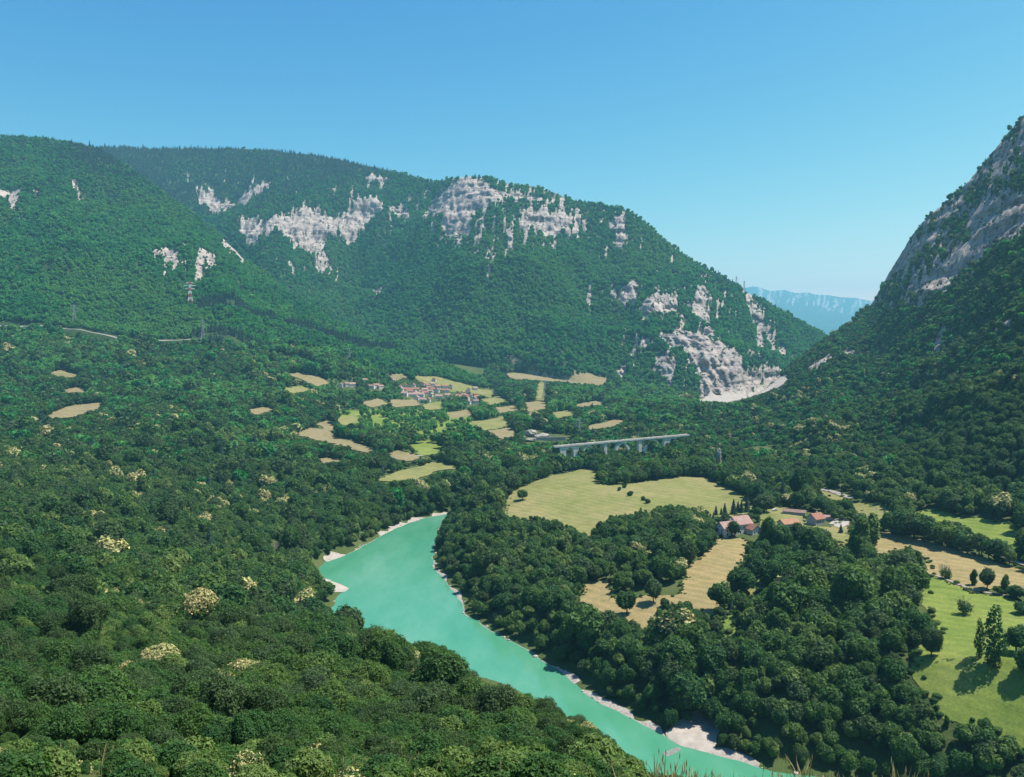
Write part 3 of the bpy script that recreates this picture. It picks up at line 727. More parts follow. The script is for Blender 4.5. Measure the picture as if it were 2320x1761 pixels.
field('quarry_floor', [(1694, 892), (1716, 874), (1744, 864), (1784, 852), (1780, 870), (1740, 885), (1706, 898)], M['quarry'], 'white scree strip right of the quarry floor', 8, 1.2, 5.0, 2, False)
for nm, poly, mt, lab in G_: field(nm, poly, M[mt], lab, 7, 0.9, 7.0, 2)

# ------------------------------------------------------------------ river gravel, roads
def ribbon(name, line, wfun, mat, off, step=3.0, side=None, zmin=None):
    P = resample(line, step)
    T = np.gradient(P, axis=0); T /= np.maximum(np.hypot(T[:, 0], T[:, 1]), 1e-6)[:, None]
    Nn = np.c_[-T[:, 1], T[:, 0]]
    V = []; Fs = []
    cols = 5
    for i in range(len(P)):
        a, b = wfun(i / max(1, len(P) - 1), P[i])
        for k in range(cols):
            w = a + (b - a) * k / (cols - 1)
            x, y = P[i] + Nn[i] * w
            z = ground(float(x), float(y)) + off
            if zmin is not None: z = max(z, zmin)
            V.append((x, y, z))
        if i:
            for k in range(cols - 1):
                q = (i - 1) * cols + k
                Fs.append((q, q + 1, q + cols + 1, q + cols))
    return structure(add_obj(name, mesh_from(name, V, Fs, mat, True)))
gw = lambda w, sd: (lambda t, p: (-2.0, w * max(0.0, 0.45 + 2.6 * fbm(np.array([p[0] * 0.045]), np.array([p[1] * 0.045]), 3, sd)[0]) - 1.2))
neg = lambda f: (lambda t, p: tuple(-q for q in f(t, p)))
def sub(line, y0, y1):
    return [p for p in line if min(y0, y1) <= p[1] <= max(y0, y1)]
g1 = ribbon('gravel_bank', [tuple(p) for p in LBs if 590 < p[1] < 770 and p[0] < -50], neg(gw(7.0, 5)), M['gravel'], 0.25, 3)
g1['label'] = 'pale gravel strip along the bend of the river'
g3 = ribbon('gravel_bank', [tuple(p) for p in RBs if 296 < p[1] < 372], gw(4.2, 7), M['gravel'], 0.25, 3)
g3['label'] = 'pale stony strip along the near right bank'
g4 = ribbon('gravel_bank', [tuple(p) for p in RBs if 372 < p[1] < 640], gw(2.2, 9), M['gravel'], 0.25, 3)
g4['label'] = 'thin broken line of stones under the trees of the far bank'
def spit(name, pts, mat, label, z0=0.35):
    P = [tuple(float(q) for q in on_plane(*p)) for p in pts]
    P = densify(P, 2.0, 1.0, 5)
    cx, cy_ = P.mean(0)
    def zf(x, y):
        d = float(seg_dist(np.array([x]), np.array([y]), P, True)[0])
        return max(ground(x, y) + 0.2, 0.06 + min(d * 0.12, z0))
    return structure(sheet(name, P, mat, 1.6, 0, zf), label)
spit('gravel_spit', [(735, 1312), (752, 1318), (776, 1326), (790, 1334), (776, 1342), (748, 1348), (736, 1336)], M['white_gravel'], 'pinkish gravel spit at the foot of the near hillside')
spit('gravel_spit', [(1508, 1664), (1540, 1642), (1580, 1628), (1616, 1632), (1632, 1670), (1620, 1708), (1580, 1700), (1548, 1692), (1524, 1678)], M['white_gravel'], 'broad white gravel beach on the near right bank', 0.9)
spit('gravel_shoal', [(1500, 1708), (1516, 1700), (1536, 1692), (1544, 1698), (1528, 1708), (1508, 1714)], M['wet_gravel'], 'grey gravel shoal just above the water', 0.05)
VIS += [[(1505, 1668), (1548, 1650), (1590, 1640), (1608, 1650), (1618, 1690), (1600, 1710), (1540, 1700)]]
WATER_VIS = [(1014, 1163), (920, 1187), (845, 1222), (800, 1240), (715, 1270), (720, 1300), (750, 1318), (790, 1334), (766, 1352), (820, 1390), (880, 1426), (950, 1440), (1040, 1488), (1066, 1532), (1160, 1570), (1250, 1606), (1330, 1640), (1400, 1690), (1470, 1761),
             (1850, 1761), (1740, 1742), (1620, 1705), (1560, 1690), (1500, 1660), (1460, 1640), (1400, 1612), (1362, 1592), (1330, 1568), (1282, 1522), (1212, 1476), (1142, 1440), (1062, 1388), (1034, 1344), (1004, 1312), (978, 1284), (976, 1240), (988, 1200)]
VIS.append(WATER_VIS)
roads = [([(-40, 738), (60, 741), (130, 743), (200, 752), (250, 762), (290, 774), (380, 772), (462, 768)], 1.7, 'pale road across the foot of the left mountain'),
         ([(1796, 1103), (1830, 1108), (1870, 1112), (1900, 1120), (1932, 1130)], 2.6, 'pale road at the foot of the right mountain'),
         ([(2232, 1252), (2270, 1266), (2340, 1288)], 1.6, 'pale road behind the hedge'),
         ([(2120, 1306), (2160, 1322), (2200, 1338), (2240, 1346), (2300, 1356)], 0.9, 'earth track along the edge of the stubble field'),
         ([(700, 1052), (780, 1046), (860, 1040), (950, 1034), (1040, 1024), (1090, 1014), (1150, 998), (1200, 985)], 3.0, 'pale valley road through the trees'),
         ([(480, 795), (560, 812), (640, 835)], 4.0, 'forest track below the power line')]
ROADW = []
for pts, w, lab in roads:
    P = px_line(pts)
    ribbon('road', P, lambda t, p, w=w: (-w, w), M['road'], 0.7, 5)['label'] = lab
    ROADW.append((P, w + (9 if w == 1.7 else 3.5)))
CUTS = []
# cleared strips under the power lines
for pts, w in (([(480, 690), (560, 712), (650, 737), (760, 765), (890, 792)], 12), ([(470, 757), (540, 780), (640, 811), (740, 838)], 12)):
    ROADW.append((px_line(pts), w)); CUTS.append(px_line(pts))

# ------------------------------------------------------------------ tree prototypes
def rand_dirs(rng, n):
    d = rng.normal(size=(n, 3)); return d / np.linalg.norm(d, axis=1)[:, None]
ICO = None
def ico():
    global ICO
    if ICO is None:
        import bmesh
        b = bmesh.new(); bmesh.ops.create_icosphere(b, subdivisions=1, radius=1)
        ICO = (np.array([v.co[:] for v in b.verts]), [tuple(v.index for v in f.verts) for f in b.faces]); b.free()
    return ICO
def leaf_quads(pos, nrm, size, rng, squash=0.62):
    n = len(pos)
    t = np.cross(nrm, rand_dirs(rng, n)); t /= np.maximum(np.linalg.norm(t, axis=1), 1e-6)[:, None]
    w = np.cross(nrm, t)
    s = size[:, None]
    bend = nrm * s * 0.18
    a = pos + t * s - bend; b = pos + w * s * squash * rng.uniform(.7, 1.2, (n, 1)); c = pos - t * s - bend; d = pos - w * s * squash * rng.uniform(.7, 1.2, (n, 1))
    V = np.stack([a, b, c, d], 1).reshape(-1, 3)
    return V, np.arange(n * 4).reshape(n, 4)
def crown(name, seed, nleaf, lsize, radius=4.3, z0=1.6, z1=10.0, nl=13, blossom=0.0, mat='leaf', core=0.72, shape='round', ragged=0.17):
    rng = np.random.default_rng(seed)
    cz = (z0 + z1) / 2; hz = (z1 - z0) / 2
    lob = []
    for k in range(nl):
        if shape == 'round':
            d = rand_dirs(rng, 1)[0]; d[2] = d[2] * 0.8 + 0.18
            q = rng.uniform(0.42, 0.72); r = rng.uniform(0.30, 0.50)
            if k == 0: d = np.array([0, 0, .15]); q = .3; r = .62
            lob.append((d[0] * q * radius, d[1] * q * radius, cz + d[2] * q * hz, r * radius * 0.95))
        elif shape == 'column':
            t = (k + .5) / nl
            w = math.sin(math.pi * min(1, t * 0.85 + 0.12)) * 0.9
            an = rng.uniform(0, 6.28)
            lob.append((math.cos(an) * w * radius * .45, math.sin(an) * w * radius * .45, z0 + t * (z1 - z0), radius * (0.35 + .35 * w)))
    lob = np.array(lob)
    pr = lob[:, 3] ** 2; pr /= pr.sum()
    k = rng.choice(len(lob), size=nleaf * 2, p=pr)
    d = rand_dirs(rng, nleaf * 2)
    # uneven lobes: bump the radius
    bumpy = 1 + 0.20 * np.sin(d[:, 0] * 7 + k) * np.sin(d[:, 1] * 6 + 2 * k) + ragged * rng.normal(size=nleaf * 2)
    pos = lob[k, :3] + d * (lob[k, 3] * np.clip(bumpy, 0.7, 1.35))[:, None]
    keep = np.ones(len(pos), bool)
    for c in lob:
        keep &= ~(np.linalg.norm(pos - c[:3], axis=1) < c[3] * 0.86)
    keep &= pos[:, 2] > z0 * 0.5
    idx = np.where(keep)[0][:nleaf]
    pos = pos[idx]; d = d[idx]
    nrm = d + 0.75 * rand_dirs(rng, len(pos)) + np.array([0, 0, 0.25]); nrm /= np.linalg.norm(nrm, axis=1)[:, None]
    size = lsize * rng.uniform(0.55, 1.4, len(pos))
    V, Fq = leaf_quads(pos, nrm, size, rng)
    midx = np.zeros(len(Fq), int)
    if blossom: midx[(rng.random(len(pos)) < blossom) & (d[:, 2] > -0.25)] = 1
    # inner mass of leaves
    iv, itf = ico(); CV = []; CF = []; n0 = len(V)
    if core:
        for c in lob:
            jit = 1 + 0.12 * rng.normal(size=(len(iv), 1))
            CV.append(c[:3] + iv * jit * c[3] * core)
            CF += [tuple(i + n0 for i in f) for f in itf]; n0 += len(iv)
    VV = np.concatenate([V] + CV)
    faces = [tuple(f) for f in Fq.tolist()] + CF
    mi = np.r_[midx, np.zeros(len(CF), int)]
    return VV, faces, mi, [M[mat], M['blossom']]
def conifer(seed, ntier, npt, lsize, radius=2.6, z1=12.0):
    rng = np.random.default_rng(seed)
    n = ntier * npt
    t = np.repeat((np.arange(ntier) + .3) / ntier, npt) + rng.uniform(-.02, .02, n)
    an = rng.uniform(0, 2 * math.pi, n); rr = radius * (1 - t) ** 0.85 * rng.uniform(.35, 1.05, n) + .05
    pos = np.c_[np.cos(an) * rr, np.sin(an) * rr, 0.8 + t * (z1 - 0.8) - rr * 0.28]
    d = np.c_[np.cos(an), np.sin(an), np.full(n, 0.75)]
    nrm = d + .45 * rand_dirs(rng, n); nrm /= np.linalg.norm(nrm, axis=1)[:, None]
    V, Fq = leaf_quads(pos, nrm, lsize * rng.uniform(.6, 1.3, n) * (1.15 - .6 * t), rng, .5)
    # inner cone
    k = 8; cone = [(0, 0, z1 * .96)] + [(radius * .55 * math.cos(6.283 * i / k), radius * .55 * math.sin(6.283 * i / k), 1.0) for i in range(k)]
    n0 = len(V); CF = [(n0, n0 + 1 + i, n0 + 1 + (i + 1) % k) for i in range(k)]
    return np.concatenate([V, np.array(cone)]), [tuple(f) for f in Fq.tolist()] + CF, np.zeros(len(Fq) + k, int), [M['conifer']]
def trunk_mb(seed, h=5.5, r=0.32, nb=5, spread=2.4):
    rnd = random.Random(seed); b = MB()
    lean = (rnd.uniform(-.3, .3), rnd.uniform(-.3, .3))
    top = (lean[0], lean[1], h)
    b.bar((0, 0, -1.0), (lean[0] * .4, lean[1] * .4, h * .4), r * 1.25, r * .8, 7)
    b.bar((lean[0] * .4, lean[1] * .4, h * .4), top, r * .8, r * .4, 6)
    for k in range(nb):
        an = k * 6.283 / nb + rnd.uniform(-.4, .4); q = rnd.uniform(.38, .85)
        p = (lean[0] * q, lean[1] * q, h * q)
        e = (p[0] + math.cos(an) * spread, p[1] + math.sin(an) * spread, p[2] + rnd.uniform(1.2, 2.4))
        b.bar(p, e, r * .42, r * .14, 5)
    return b
def make_mesh(name, data):
    V, Fs, mi, mats = data
    return mesh_from(name, V, Fs, None, False, mats, mi)
HI = [make_mesh('crown_hi%d' % k, crown('h', 10 + k, 13000, 0.235, nl=17, mat=('leaf', 'leaf', 'leaf_olive', 'leaf')[k], radius=4.2 + .3 * (k % 3), z1=9.4 + .5 * (k % 4))) for k in range(4)]
HI_B = make_mesh('crown_hi_blossom', crown('hb', 31, 12000, 0.23, nl=15, blossom=0.85))
HI_L = make_mesh('crown_hi_light', crown('hl', 33, 12000, 0.23, nl=13, mat='leaf_light', radius=3.8))
MID = [make_mesh('crown_mid%d' % k, crown('m', 50 + k, 2400, 0.52, nl=16, mat=('leaf', 'leaf', 'leaf_olive', 'leaf', 'leaf')[k], radius=4.1 + .35 * (k % 3), z1=9.2 + .6 * (k % 4))) for k in range(5)]
MID_B = make_mesh('crown_mid_blossom', crown('mb', 61, 1700, 0.62, nl=13, blossom=0.85))
MID_L = make_mesh('crown_mid_light', crown('ml', 63, 1500, 0.62, nl=12, mat='leaf_light', radius=3.8))
MID_C = make_mesh('crown_conifer', conifer(71, 16, 60, 0.6))
COLUMN = make_mesh('crown_column', crown('co', 81, 1500, 0.5, nl=11, radius=2.3, z0=1.2, z1=11, shape='column'))
COLUMN_L = make_mesh('crown_column_light', crown('cl', 83, 1500, 0.5, nl=11, radius=2.2, z0=1.2, z1=11, shape='column', mat='leaf_light'))
RAGGED = make_mesh('crown_ragged', crown('rg', 85, 1100, 0.40, nl=14, radius=2.2, z0=0.6, z1=12, shape='column', ragged=.4, core=.35))
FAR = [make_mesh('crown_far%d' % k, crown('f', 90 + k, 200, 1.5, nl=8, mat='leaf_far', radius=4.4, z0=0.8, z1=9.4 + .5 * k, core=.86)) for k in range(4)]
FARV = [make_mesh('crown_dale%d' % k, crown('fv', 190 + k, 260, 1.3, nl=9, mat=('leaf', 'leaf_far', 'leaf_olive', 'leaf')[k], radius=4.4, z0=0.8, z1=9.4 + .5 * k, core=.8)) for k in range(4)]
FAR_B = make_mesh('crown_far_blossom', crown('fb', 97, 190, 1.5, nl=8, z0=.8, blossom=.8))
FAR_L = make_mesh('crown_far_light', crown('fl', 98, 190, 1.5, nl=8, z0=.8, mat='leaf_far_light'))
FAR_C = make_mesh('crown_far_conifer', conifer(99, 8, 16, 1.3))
BUSH = [make_mesh('bush_crown%d' % k, crown('bu', 110 + k, 7000, 0.105, radius=1.5, z0=0.1, z1=2.6, nl=9, mat=('leaf', 'leaf_light')[k % 2], blossom=(0, 0, .45)[k])) for k in range(3)]
TRUNK = [trunk_mb(k, 5.2 + .4 * k, .30 + .03 * k).mesh('trunk%d' % k, M['bark']) for k in range(3)]

def proto_collection(name, meshes):
    c = bpy.data.collections.new(name)
    for k, me in enumerate(meshes):
        c.objects.link(bpy.data.objects.new('%s_%02d' % (name, k), me))
    return c
PC_HI = proto_collection('hi_tree', HI + [HI_B, HI_L])          # 0-3 broadleaf, 4 blossom, 5 light
PC_MID = proto_collection('mid_tree', MID + [MID_B, MID_L, MID_C, COLUMN, COLUMN_L])   # 0-4, 5 blossom, 6 light, 7 conifer
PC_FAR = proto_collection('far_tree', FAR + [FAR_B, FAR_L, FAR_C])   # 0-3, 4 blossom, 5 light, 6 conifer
PC_DALE = proto_collection('dale_tree', FARV + [FAR_B, FAR_L, FAR_C])
PC_BUSH = proto_collection('bush', BUSH)

def instancer(coll):
    ng = bpy.data.node_groups.new('scatter_' + coll.name, 'GeometryNodeTree')
    ng.interface.new_socket('Geometry', in_out='INPUT', socket_type='NodeSocketGeometry')
    ng.interface.new_socket('Geometry', in_out='OUTPUT', socket_type='NodeSocketGeometry')
    n = ng.nodes
    gi = n.new('NodeGroupInput'); go = n.new('NodeGroupOutput')
    ci = n.new('GeometryNodeCollectionInfo'); ci.inputs[0].default_value = coll
    ci.inputs[1].default_value = True; ci.inputs[2].default_value = True
    def attr(name, t):
        a = n.new('GeometryNodeInputNamedAttribute'); a.data_type = t; a.inputs[0].default_value = name
        return a.outputs[0]
    ip = n.new('GeometryNodeInstanceOnPoints')
    er = n.new('FunctionNodeEulerToRotation')
    L = ng.links.new
    L(gi.outputs[0], ip.inputs['Points']); L(ci.outputs[0], ip.inputs['Instance'])
    ip.inputs['Pick Instance'].default_value = True
    L(attr('idx', 'INT'), ip.inputs['Instance Index'])
    L(attr('rot', 'FLOAT_VECTOR'), er.inputs[0]); L(er.outputs[0], ip.inputs['Rotation'])
    L(attr('scl', 'FLOAT_VECTOR'), ip.inputs['Scale'])
    L(ip.outputs[0], go.inputs[0])
    return ng
NG = {}
def forest(name, P, S, idx, coll, rng, label, cat='forest'):
    P = np.asarray(P, np.float32)
    me = bpy.data.meshes.new(name)
    me.vertices.add(len(P)); me.vertices.foreach_set('co', P.ravel())
    a = me.attributes.new('idx', 'INT', 'POINT'); a.data.foreach_set('value', np.asarray(idx, np.int32))
    rot = np.c_[rng.uniform(-.06, .06, (len(P), 2)), rng.uniform(0, 6.283, len(P))].astype(np.float32)
    a = me.attributes.new('rot', 'FLOAT_VECTOR', 'POINT'); a.data.foreach_set('vector', rot.ravel())
    a = me.attributes.new('scl', 'FLOAT_VECTOR', 'POINT'); a.data.foreach_set('vector', np.asarray(S, np.float32).ravel())
    o = add_obj(name, me)
    if coll.name not in NG: NG[coll.name] = instancer(coll)
    md = o.modifiers.new('scatter', 'NODES'); md.node_group = NG[coll.name]
    tag(o, label, cat, None, 'stuff')
    return o

# ------------------------------------------------------------------ buildings etc. seen free of trees
FARM_VIS = [(1624, 1176), (1640, 1160), (1668, 1164), (1676, 1156), (1718, 1156), (1722, 1205), (1712, 1226), (1690, 1228), (1650, 1222), (1622, 1196)]
VIS += [(FARM_VIS, 575), [(1826, 1160), (1866, 1160), (1876, 1188), (1840, 1194), (1824, 1180)],
        ([(1258, 1004), (1548, 982), (1548, 998), (1532, 1004), (1500, 1018), (1462, 1030), (1446, 1016), (1420, 1012), (1364, 1022), (1348, 1026), (1312, 1032), (1270, 1022)], 1002),
        ([(1618, 1030), (1630, 1016), (1636, 1050), (1620, 1054)], 890),
        [(912, 880), (960, 872), (1010, 876), (1030, 892), (1000, 904), (950, 906), (912, 898)], [(1055, 905), (1082, 902), (1086, 918), (1060, 920)], [(764, 868), (806, 866), (802, 880), (766, 880)], [(836, 870), (868, 872), (866, 884), (838, 884)],
        [(1190, 975), (1216, 970), (1240, 982), (1290, 985), (1292, 998), (1190, 1004)], [(618, 1222), (630, 1222), (630, 1250), (618, 1250)]]
def blocked(x, y, z, h, r, polys=None):
    """True where a tree of height h, crown radius r would stand before something seen free of trees"""
    n = len(x); bad = np.zeros(n, bool)
    pts = [proj(x, y, z), proj(x, y, z + h * .98)]
    for k in range(10):
        a = 6.283 * k / 10
        pts.append(proj(x + r * .9 * math.cos(a), y, z + h * (.56 + .40 * math.sin(a))))
    for poly in (polys or VIS):
        lim = 1e9
        if isinstance(poly, tuple): poly, lim = poly
        for (u, v, dd) in pts: bad |= in_poly(u, v, poly) & (dd < lim)
    return bad

# ------------------------------------------------------------------ trees of the valley
rng = np.random.default_rng(7)
def lattice(x0, x1, y0, y1, s, rng):
    gx, gy = np.meshgrid(np.arange(x0, x1, s), np.arange(y0, y1, s * .87))
    gx = gx + (np.arange(gx.shape[0]) % 2)[:, None] * s / 2
    return (gx + rng.uniform(-.38, .38, gx.shape) * s).ravel(), (gy + rng.uniform(-.38, .38, gy.shape) * s).ravel()
def foot_d(u):
    l = np.interp(u, [p[0] for p in L_foot], [p[2] for p in L_foot]); b = np.interp(u, [p[0] for p in B_foot], [p[2] for p in B_foot])
    return np.where(u < 1100, l, b)
rfd = lambda u: np.interp(u, [p[0] for p in R_foot], [p[2] for p in R_foot])
rcd = lambda u: np.interp(u, [p[0] for p in R_crest], [p[2] for p in R_crest])
cand = []
for (y0, y1, s) in ((20, 48, 1.4), (48, 85, 2.0), (85, 150, 2.8), (150, 260, 3.9), (260, 330, 5.0), (330, 760, 6.4), (760, 1250, 8.2), (1250, 2300, 9.5)):
    w = y1 * 0.70 + 40
    x, y = lattice(-w, w, y0, y1, s, rng)
    m = np.abs(x) < y * 0.70 + 25
    x, y = x[m], y[m]
    cand.append((x, y, np.full(len(x), s)))
x = np.concatenate([c[0] for c in cand]); y = np.concatenate([c[1] for c in cand]); sp_ = np.concatenate([c[2] for c in cand])
sd = river_sd(x, y); z = zvalley(x, y, sd)
u, v, dep = proj(x, y, z)
ok = (sd > 3.0) & (v < 1900)
ok &= (y < foot_d(u) + 50)
ok &= ~((u > 1530) & (y > rfd(u) + 15) & ((y < rcd(u) - 10) | (u > 1850)))
for P, w in ROADW:
    if len(P) > 1: ok &= seg_dist(x, y, P) > w
# orchard: sparser light trees in the middle of the valley; hedged fields around the village
x, y, z, sp_, u, v, dep, sd = (q[ok] for q in (x, y, z, sp_, u, v, dep, sd))
n = len(x)
hs = sp_ / 7.0 * rng.uniform(0.85, 1.35, n) * (1 + 0.25 * fbm(x * 0.012, y * 0.012, 3, 5))
hs = np.where(dep < 260, np.clip(0.09 + dep / 420, 0, .66) * rng.uniform(0.55, 1.35, n) * (1 + .45 * fbm(x * .035, y * .035, 3, 61)), hs)
hs = hs * np.where(rng.random(n) < .07, rng.uniform(1.3, 1.65, n), 1.0)
hs = np.where((dep < 60) & (v < 2000), np.minimum(hs, np.maximum((CAM_Z - (rng.uniform(1660, 1790, n) - 790) / F * dep - z) / 10.5, .02)), hs)
big = (x > -40) & (y > 250) & (y < 720)
hs = np.where(big, np.where(dep < 330, rng.uniform(.6, 1.15, n), hs * np.where(rng.random(n) < .3, rng.uniform(1.0, 1.35, n), rng.uniform(.6, 1.0, n))), hs)
thin = big & (dep < 330) & (rng.random(n) < np.where(dep < 260, .40, .15))
edge = np.clip((sd - 2) / 10, 0.7, 1.0); hs = hs * edge
orch = in_poly(u, v, [(760, 930), (900, 925), (1060, 935), (1080, 960), (1060, 1000), (960, 1005), (840, 995), (770, 965)])
hs = np.where(orch, hs * 0.62, hs)
vil = in_poly(u, v, [(740, 860), (940, 850), (1140, 880), (1120, 930), (760, 930)])
hs = np.where(vil, hs * 0.62, hs)
bad = blocked(x, y, z, 10 * hs, 4.3 * hs)
for fac in (0.62, 0.34):                                 # smaller growth where a full tree would stand in the open
    j = np.where(bad)[0]; hs2 = sp_[j] / 7.0 * fac * rng.uniform(.9, 1.1, len(j))
    hs2 = np.minimum(hs2, hs[j] * fac * 1.2)
    b2 = blocked(x[j], y[j], z[j], 10 * hs2, 4.3 * hs2)
    hs[j[~b2]] = hs2[~b2]; bad[j[~b2]] = False
bx_, by_ = on_plane(1575, 1672)
bdist = np.hypot(x - bx_ - 4, y - by_ - 6)
keep = ~bad & ~(thin & (bdist > 26)) & (hs > .06) & (bdist > 6)
keep &= ~(orch & (rng.random(n) < 0.66)) & ~(vil & (rng.random(n) < 0.25))
# things standing on the grass get room around them in plan
x, y, z, u, v, dep, hs, orch = (q[keep] for q in (x, y, z, u, v, dep, hs, orch))
n = len(x)
big_k = (x > -40) & (y > 250) & (y < 720)
kind = np.zeros(n, int)                                  # 0 broadleaf, 1 blossom, 2 light
pb = np.clip(fbm(x * 0.01, y * 0.01, 3, 77) * 0.16 + 0.022, 0.004, 0.10)
kind[rng.random(n) < pb] = 1
kind[(big_k & (rng.random(n) < .10)) | (rng.random(n) < np.where(dep < 420, np.clip(fbm(x * .02, y * .02, 3, 91) * .7 - .04, .02, .3), .06)) | (orch & (rng.random(n) < 0.85)) | ((dep > 850) & (fbm(x * .006, y * .006, 3, 88) > .12) & (rng.random(n) < .5))] = 2
print('valley trees', n)

# which of them show largest: paint crowns near to far into a coarse buffer
SEL_N = 300
order = np.argsort(dep)
BW, BH = 580, 440
buf = -np.ones((BH, BW), np.int32)
uu, v2, _ = proj(x, y, z + 5.5 * hs)
for i in order:
    if dep[i] > 620: break
    r = 4.4 * hs[i] * F / dep[i] / 4.0; cx, cy2 = uu[i] / 4.0, v2[i] / 4.0
    if cx < -r or cx > BW + r or cy2 < -r or cy2 > BH + r: continue
    a0, a1 = max(0, int(cx - r)), min(BW, int(cx + r) + 1); b0, b1 = max(0, int(cy2 - r)), min(BH, int(cy2 + r) + 1)
    if a1 <= a0 or b1 <= b0: continue
    gy2, gx2 = np.mgrid[b0:b1, a0:a1]
    m = ((gx2 + .5 - cx) ** 2 + (gy2 + .5 - cy2) ** 2 < r * r) & (buf[b0:b1, a0:a1] < 0)
    buf[b0:b1, a0:a1][m] = i
cnt = np.bincount(buf[buf >= 0], minlength=n)
sel = np.argsort(-cnt)[:SEL_N]
sel = sel[cnt[sel] > 0]
is_sel = np.zeros(n, bool); is_sel[sel] = True

rnd = random.Random(3)
def tree(name, crown_me, loc, sc, rz, label, cat='tree', group=None, trunk=True, sz=None, trunk_me=None):
    e = bpy.data.objects.new(name, None); link(e)
    e.empty_display_size = 0.5
    e.location = loc; e.rotation_euler = (0, 0, rz); e.scale = (sc, sc, sz or sc)
    if trunk: add_obj('trunk', trunk_me or TRUNK[rnd.randrange(3)], e)
    add_obj('crown', crown_me, e)
    return tag(e, label, cat, group)
GROUPS = {('near', 0): ('dark green broadleaf tree in the dense wood on the near hillside', 'broadleaf trees of the near hillside'),
          ('near', 1): ('tree flecked with cream blossom in the wood on the near hillside', 'blossoming trees of the near hillside'),
          ('near', 2): ('light green tree in the dense wood on the near hillside', 'light green trees of the near hillside'),
          ('bank', 0): ('dark green broadleaf tree in the wood between the river and the fields', 'broadleaf trees of the far bank wood'),
          ('bank', 1): ('tree flecked with cream blossom in the wood between river and fields', 'blossoming trees of the far bank wood'),
          ('bank', 2): ('light green tree in the wood between the river and the fields', 'light green trees of the far bank wood'),
          ('left', 0): ('dark green broadleaf tree in the woods left of the river bend', 'broadleaf trees left of the river bend'),
          ('left', 1): ('tree flecked with cream blossom in the woods left of the river bend', 'blossoming trees left of the river bend'),
          ('left', 2): ('light green tree in the woods left of the river bend', 'light green trees left of the river bend')}
def right_side(px, py):
    j = np.argmin(np.hypot(RBs[:, 0] - px, RBs[:, 1] - py)); k = np.argmin(np.hypot(LBs[:, 0] - px, LBs[:, 1] - py))
    return np.hypot(*(RBs[j] - (px, py))) < np.hypot(*(LBs[k] - (px, py)))
for i in sel:
    reg = 'bank' if right_side(x[i], y[i]) else ('near' if y[i] < 420 else 'left')
    lab, grp = GROUPS[(reg, kind[i])]
    near = dep[i] < 260
    mk = rnd.randrange(4 if near else 5)
    me = (HI_B if near else MID_B) if kind[i] == 1 else (HI_L if near else MID_L) if kind[i] == 2 else (HI if near else MID)[mk]
    # say where in its wood the tree stands
    pxu, pxv = uu[i], v2[i]
    tone = {0: 'dark green', 1: 'cream blossoming', 2: 'light green'}[kind[i]]
    if kind[i] == 0 and mk == 2: tone = 'olive green'
    size = 'large' if hs[i] > 1.25 else 'small' if hs[i] < .6 else 'mid sized'
    if reg == 'bank':
        j = np.min(np.hypot(RBs[:, 0] - x[i], RBs[:, 1] - y[i]))
        if j < 14: where = 'leaning over the gravel of the far river bank'
        elif pxu > 1950 and pxv > 1300: where = 'in the wood beside the bright lower meadow'
        elif pxu > 1700 and pxv < 1400: where = 'in the wood just below the farm buildings'
        elif pxv < 1300: where = 'in the round wood between big meadow and hay field'
        elif pxv < 1440: where = 'around the hay field and its grassy gaps'
        elif pxv < 1580: where = 'in the middle of the wood below the hay field'
        else: where = 'in the lowest part of the far bank wood'
    else:
        where = 'at the bottom edge of the near slope' if pxv > 1650 else 'on the near slope along its edge above the river' if pxu > 850 else 'in the middle of the near slope' if pxv > 1450 else 'high on the near slope'
        where += ' (left)' if pxu < 430 and pxv > 1450 else ''
    lab = '%s %s tree %s' % (size, tone, where); grp = 'trees ' + where.replace(',', '')
    tree('broadleaf_tree' if kind[i] != 1 else 'blossoming_tree', me, (x[i], y[i], z[i] - 0.2), hs[i], rnd.uniform(0, 6.28), lab, 'tree', grp, sz=hs[i] * rnd.uniform(.9, 1.2))
def scales(h, rng):
    return np.c_[h * rng.uniform(.9, 1.12, len(h)), h * rng.uniform(.9, 1.12, len(h)), h * rng.uniform(.85, 1.2, len(h))]
lodd = dep * rng.uniform(.75, 1.35, n)
for a, b, coll, nb, nm, lab in ((0, 270, PC_HI, 4, 'forest_near', 'thick green wood covering the near hillside'), (270, 950, PC_MID, 5, 'forest_valley', 'thick woods along the river and around the fields'), (950, 9e9, PC_DALE, 4, 'forest_valley_far', 'distant woods across the valley floor')):
    m = (lodd >= a) & (lodd < b) & ~is_sel
    if not m.any(): continue
    P = np.c_[x[m], y[m], z[m] - 0.3]
    ix = np.where(kind[m] == 1, nb, np.where(kind[m] == 2, nb + 1, rng.integers(0, nb, m.sum())))
    if nm == 'forest_valley': ix = np.where((kind[m] == 0) & (rng.random(m.sum()) < .07), nb + 3 + rng.integers(0, 2, m.sum()), ix)
    if nm != 'forest_near': ix = np.where((kind[m] == 0) & (rng.random(m.sum()) < .03), nb + 2, ix)
    forest(nm, P, scales(hs[m], rng), ix, coll, rng, lab)

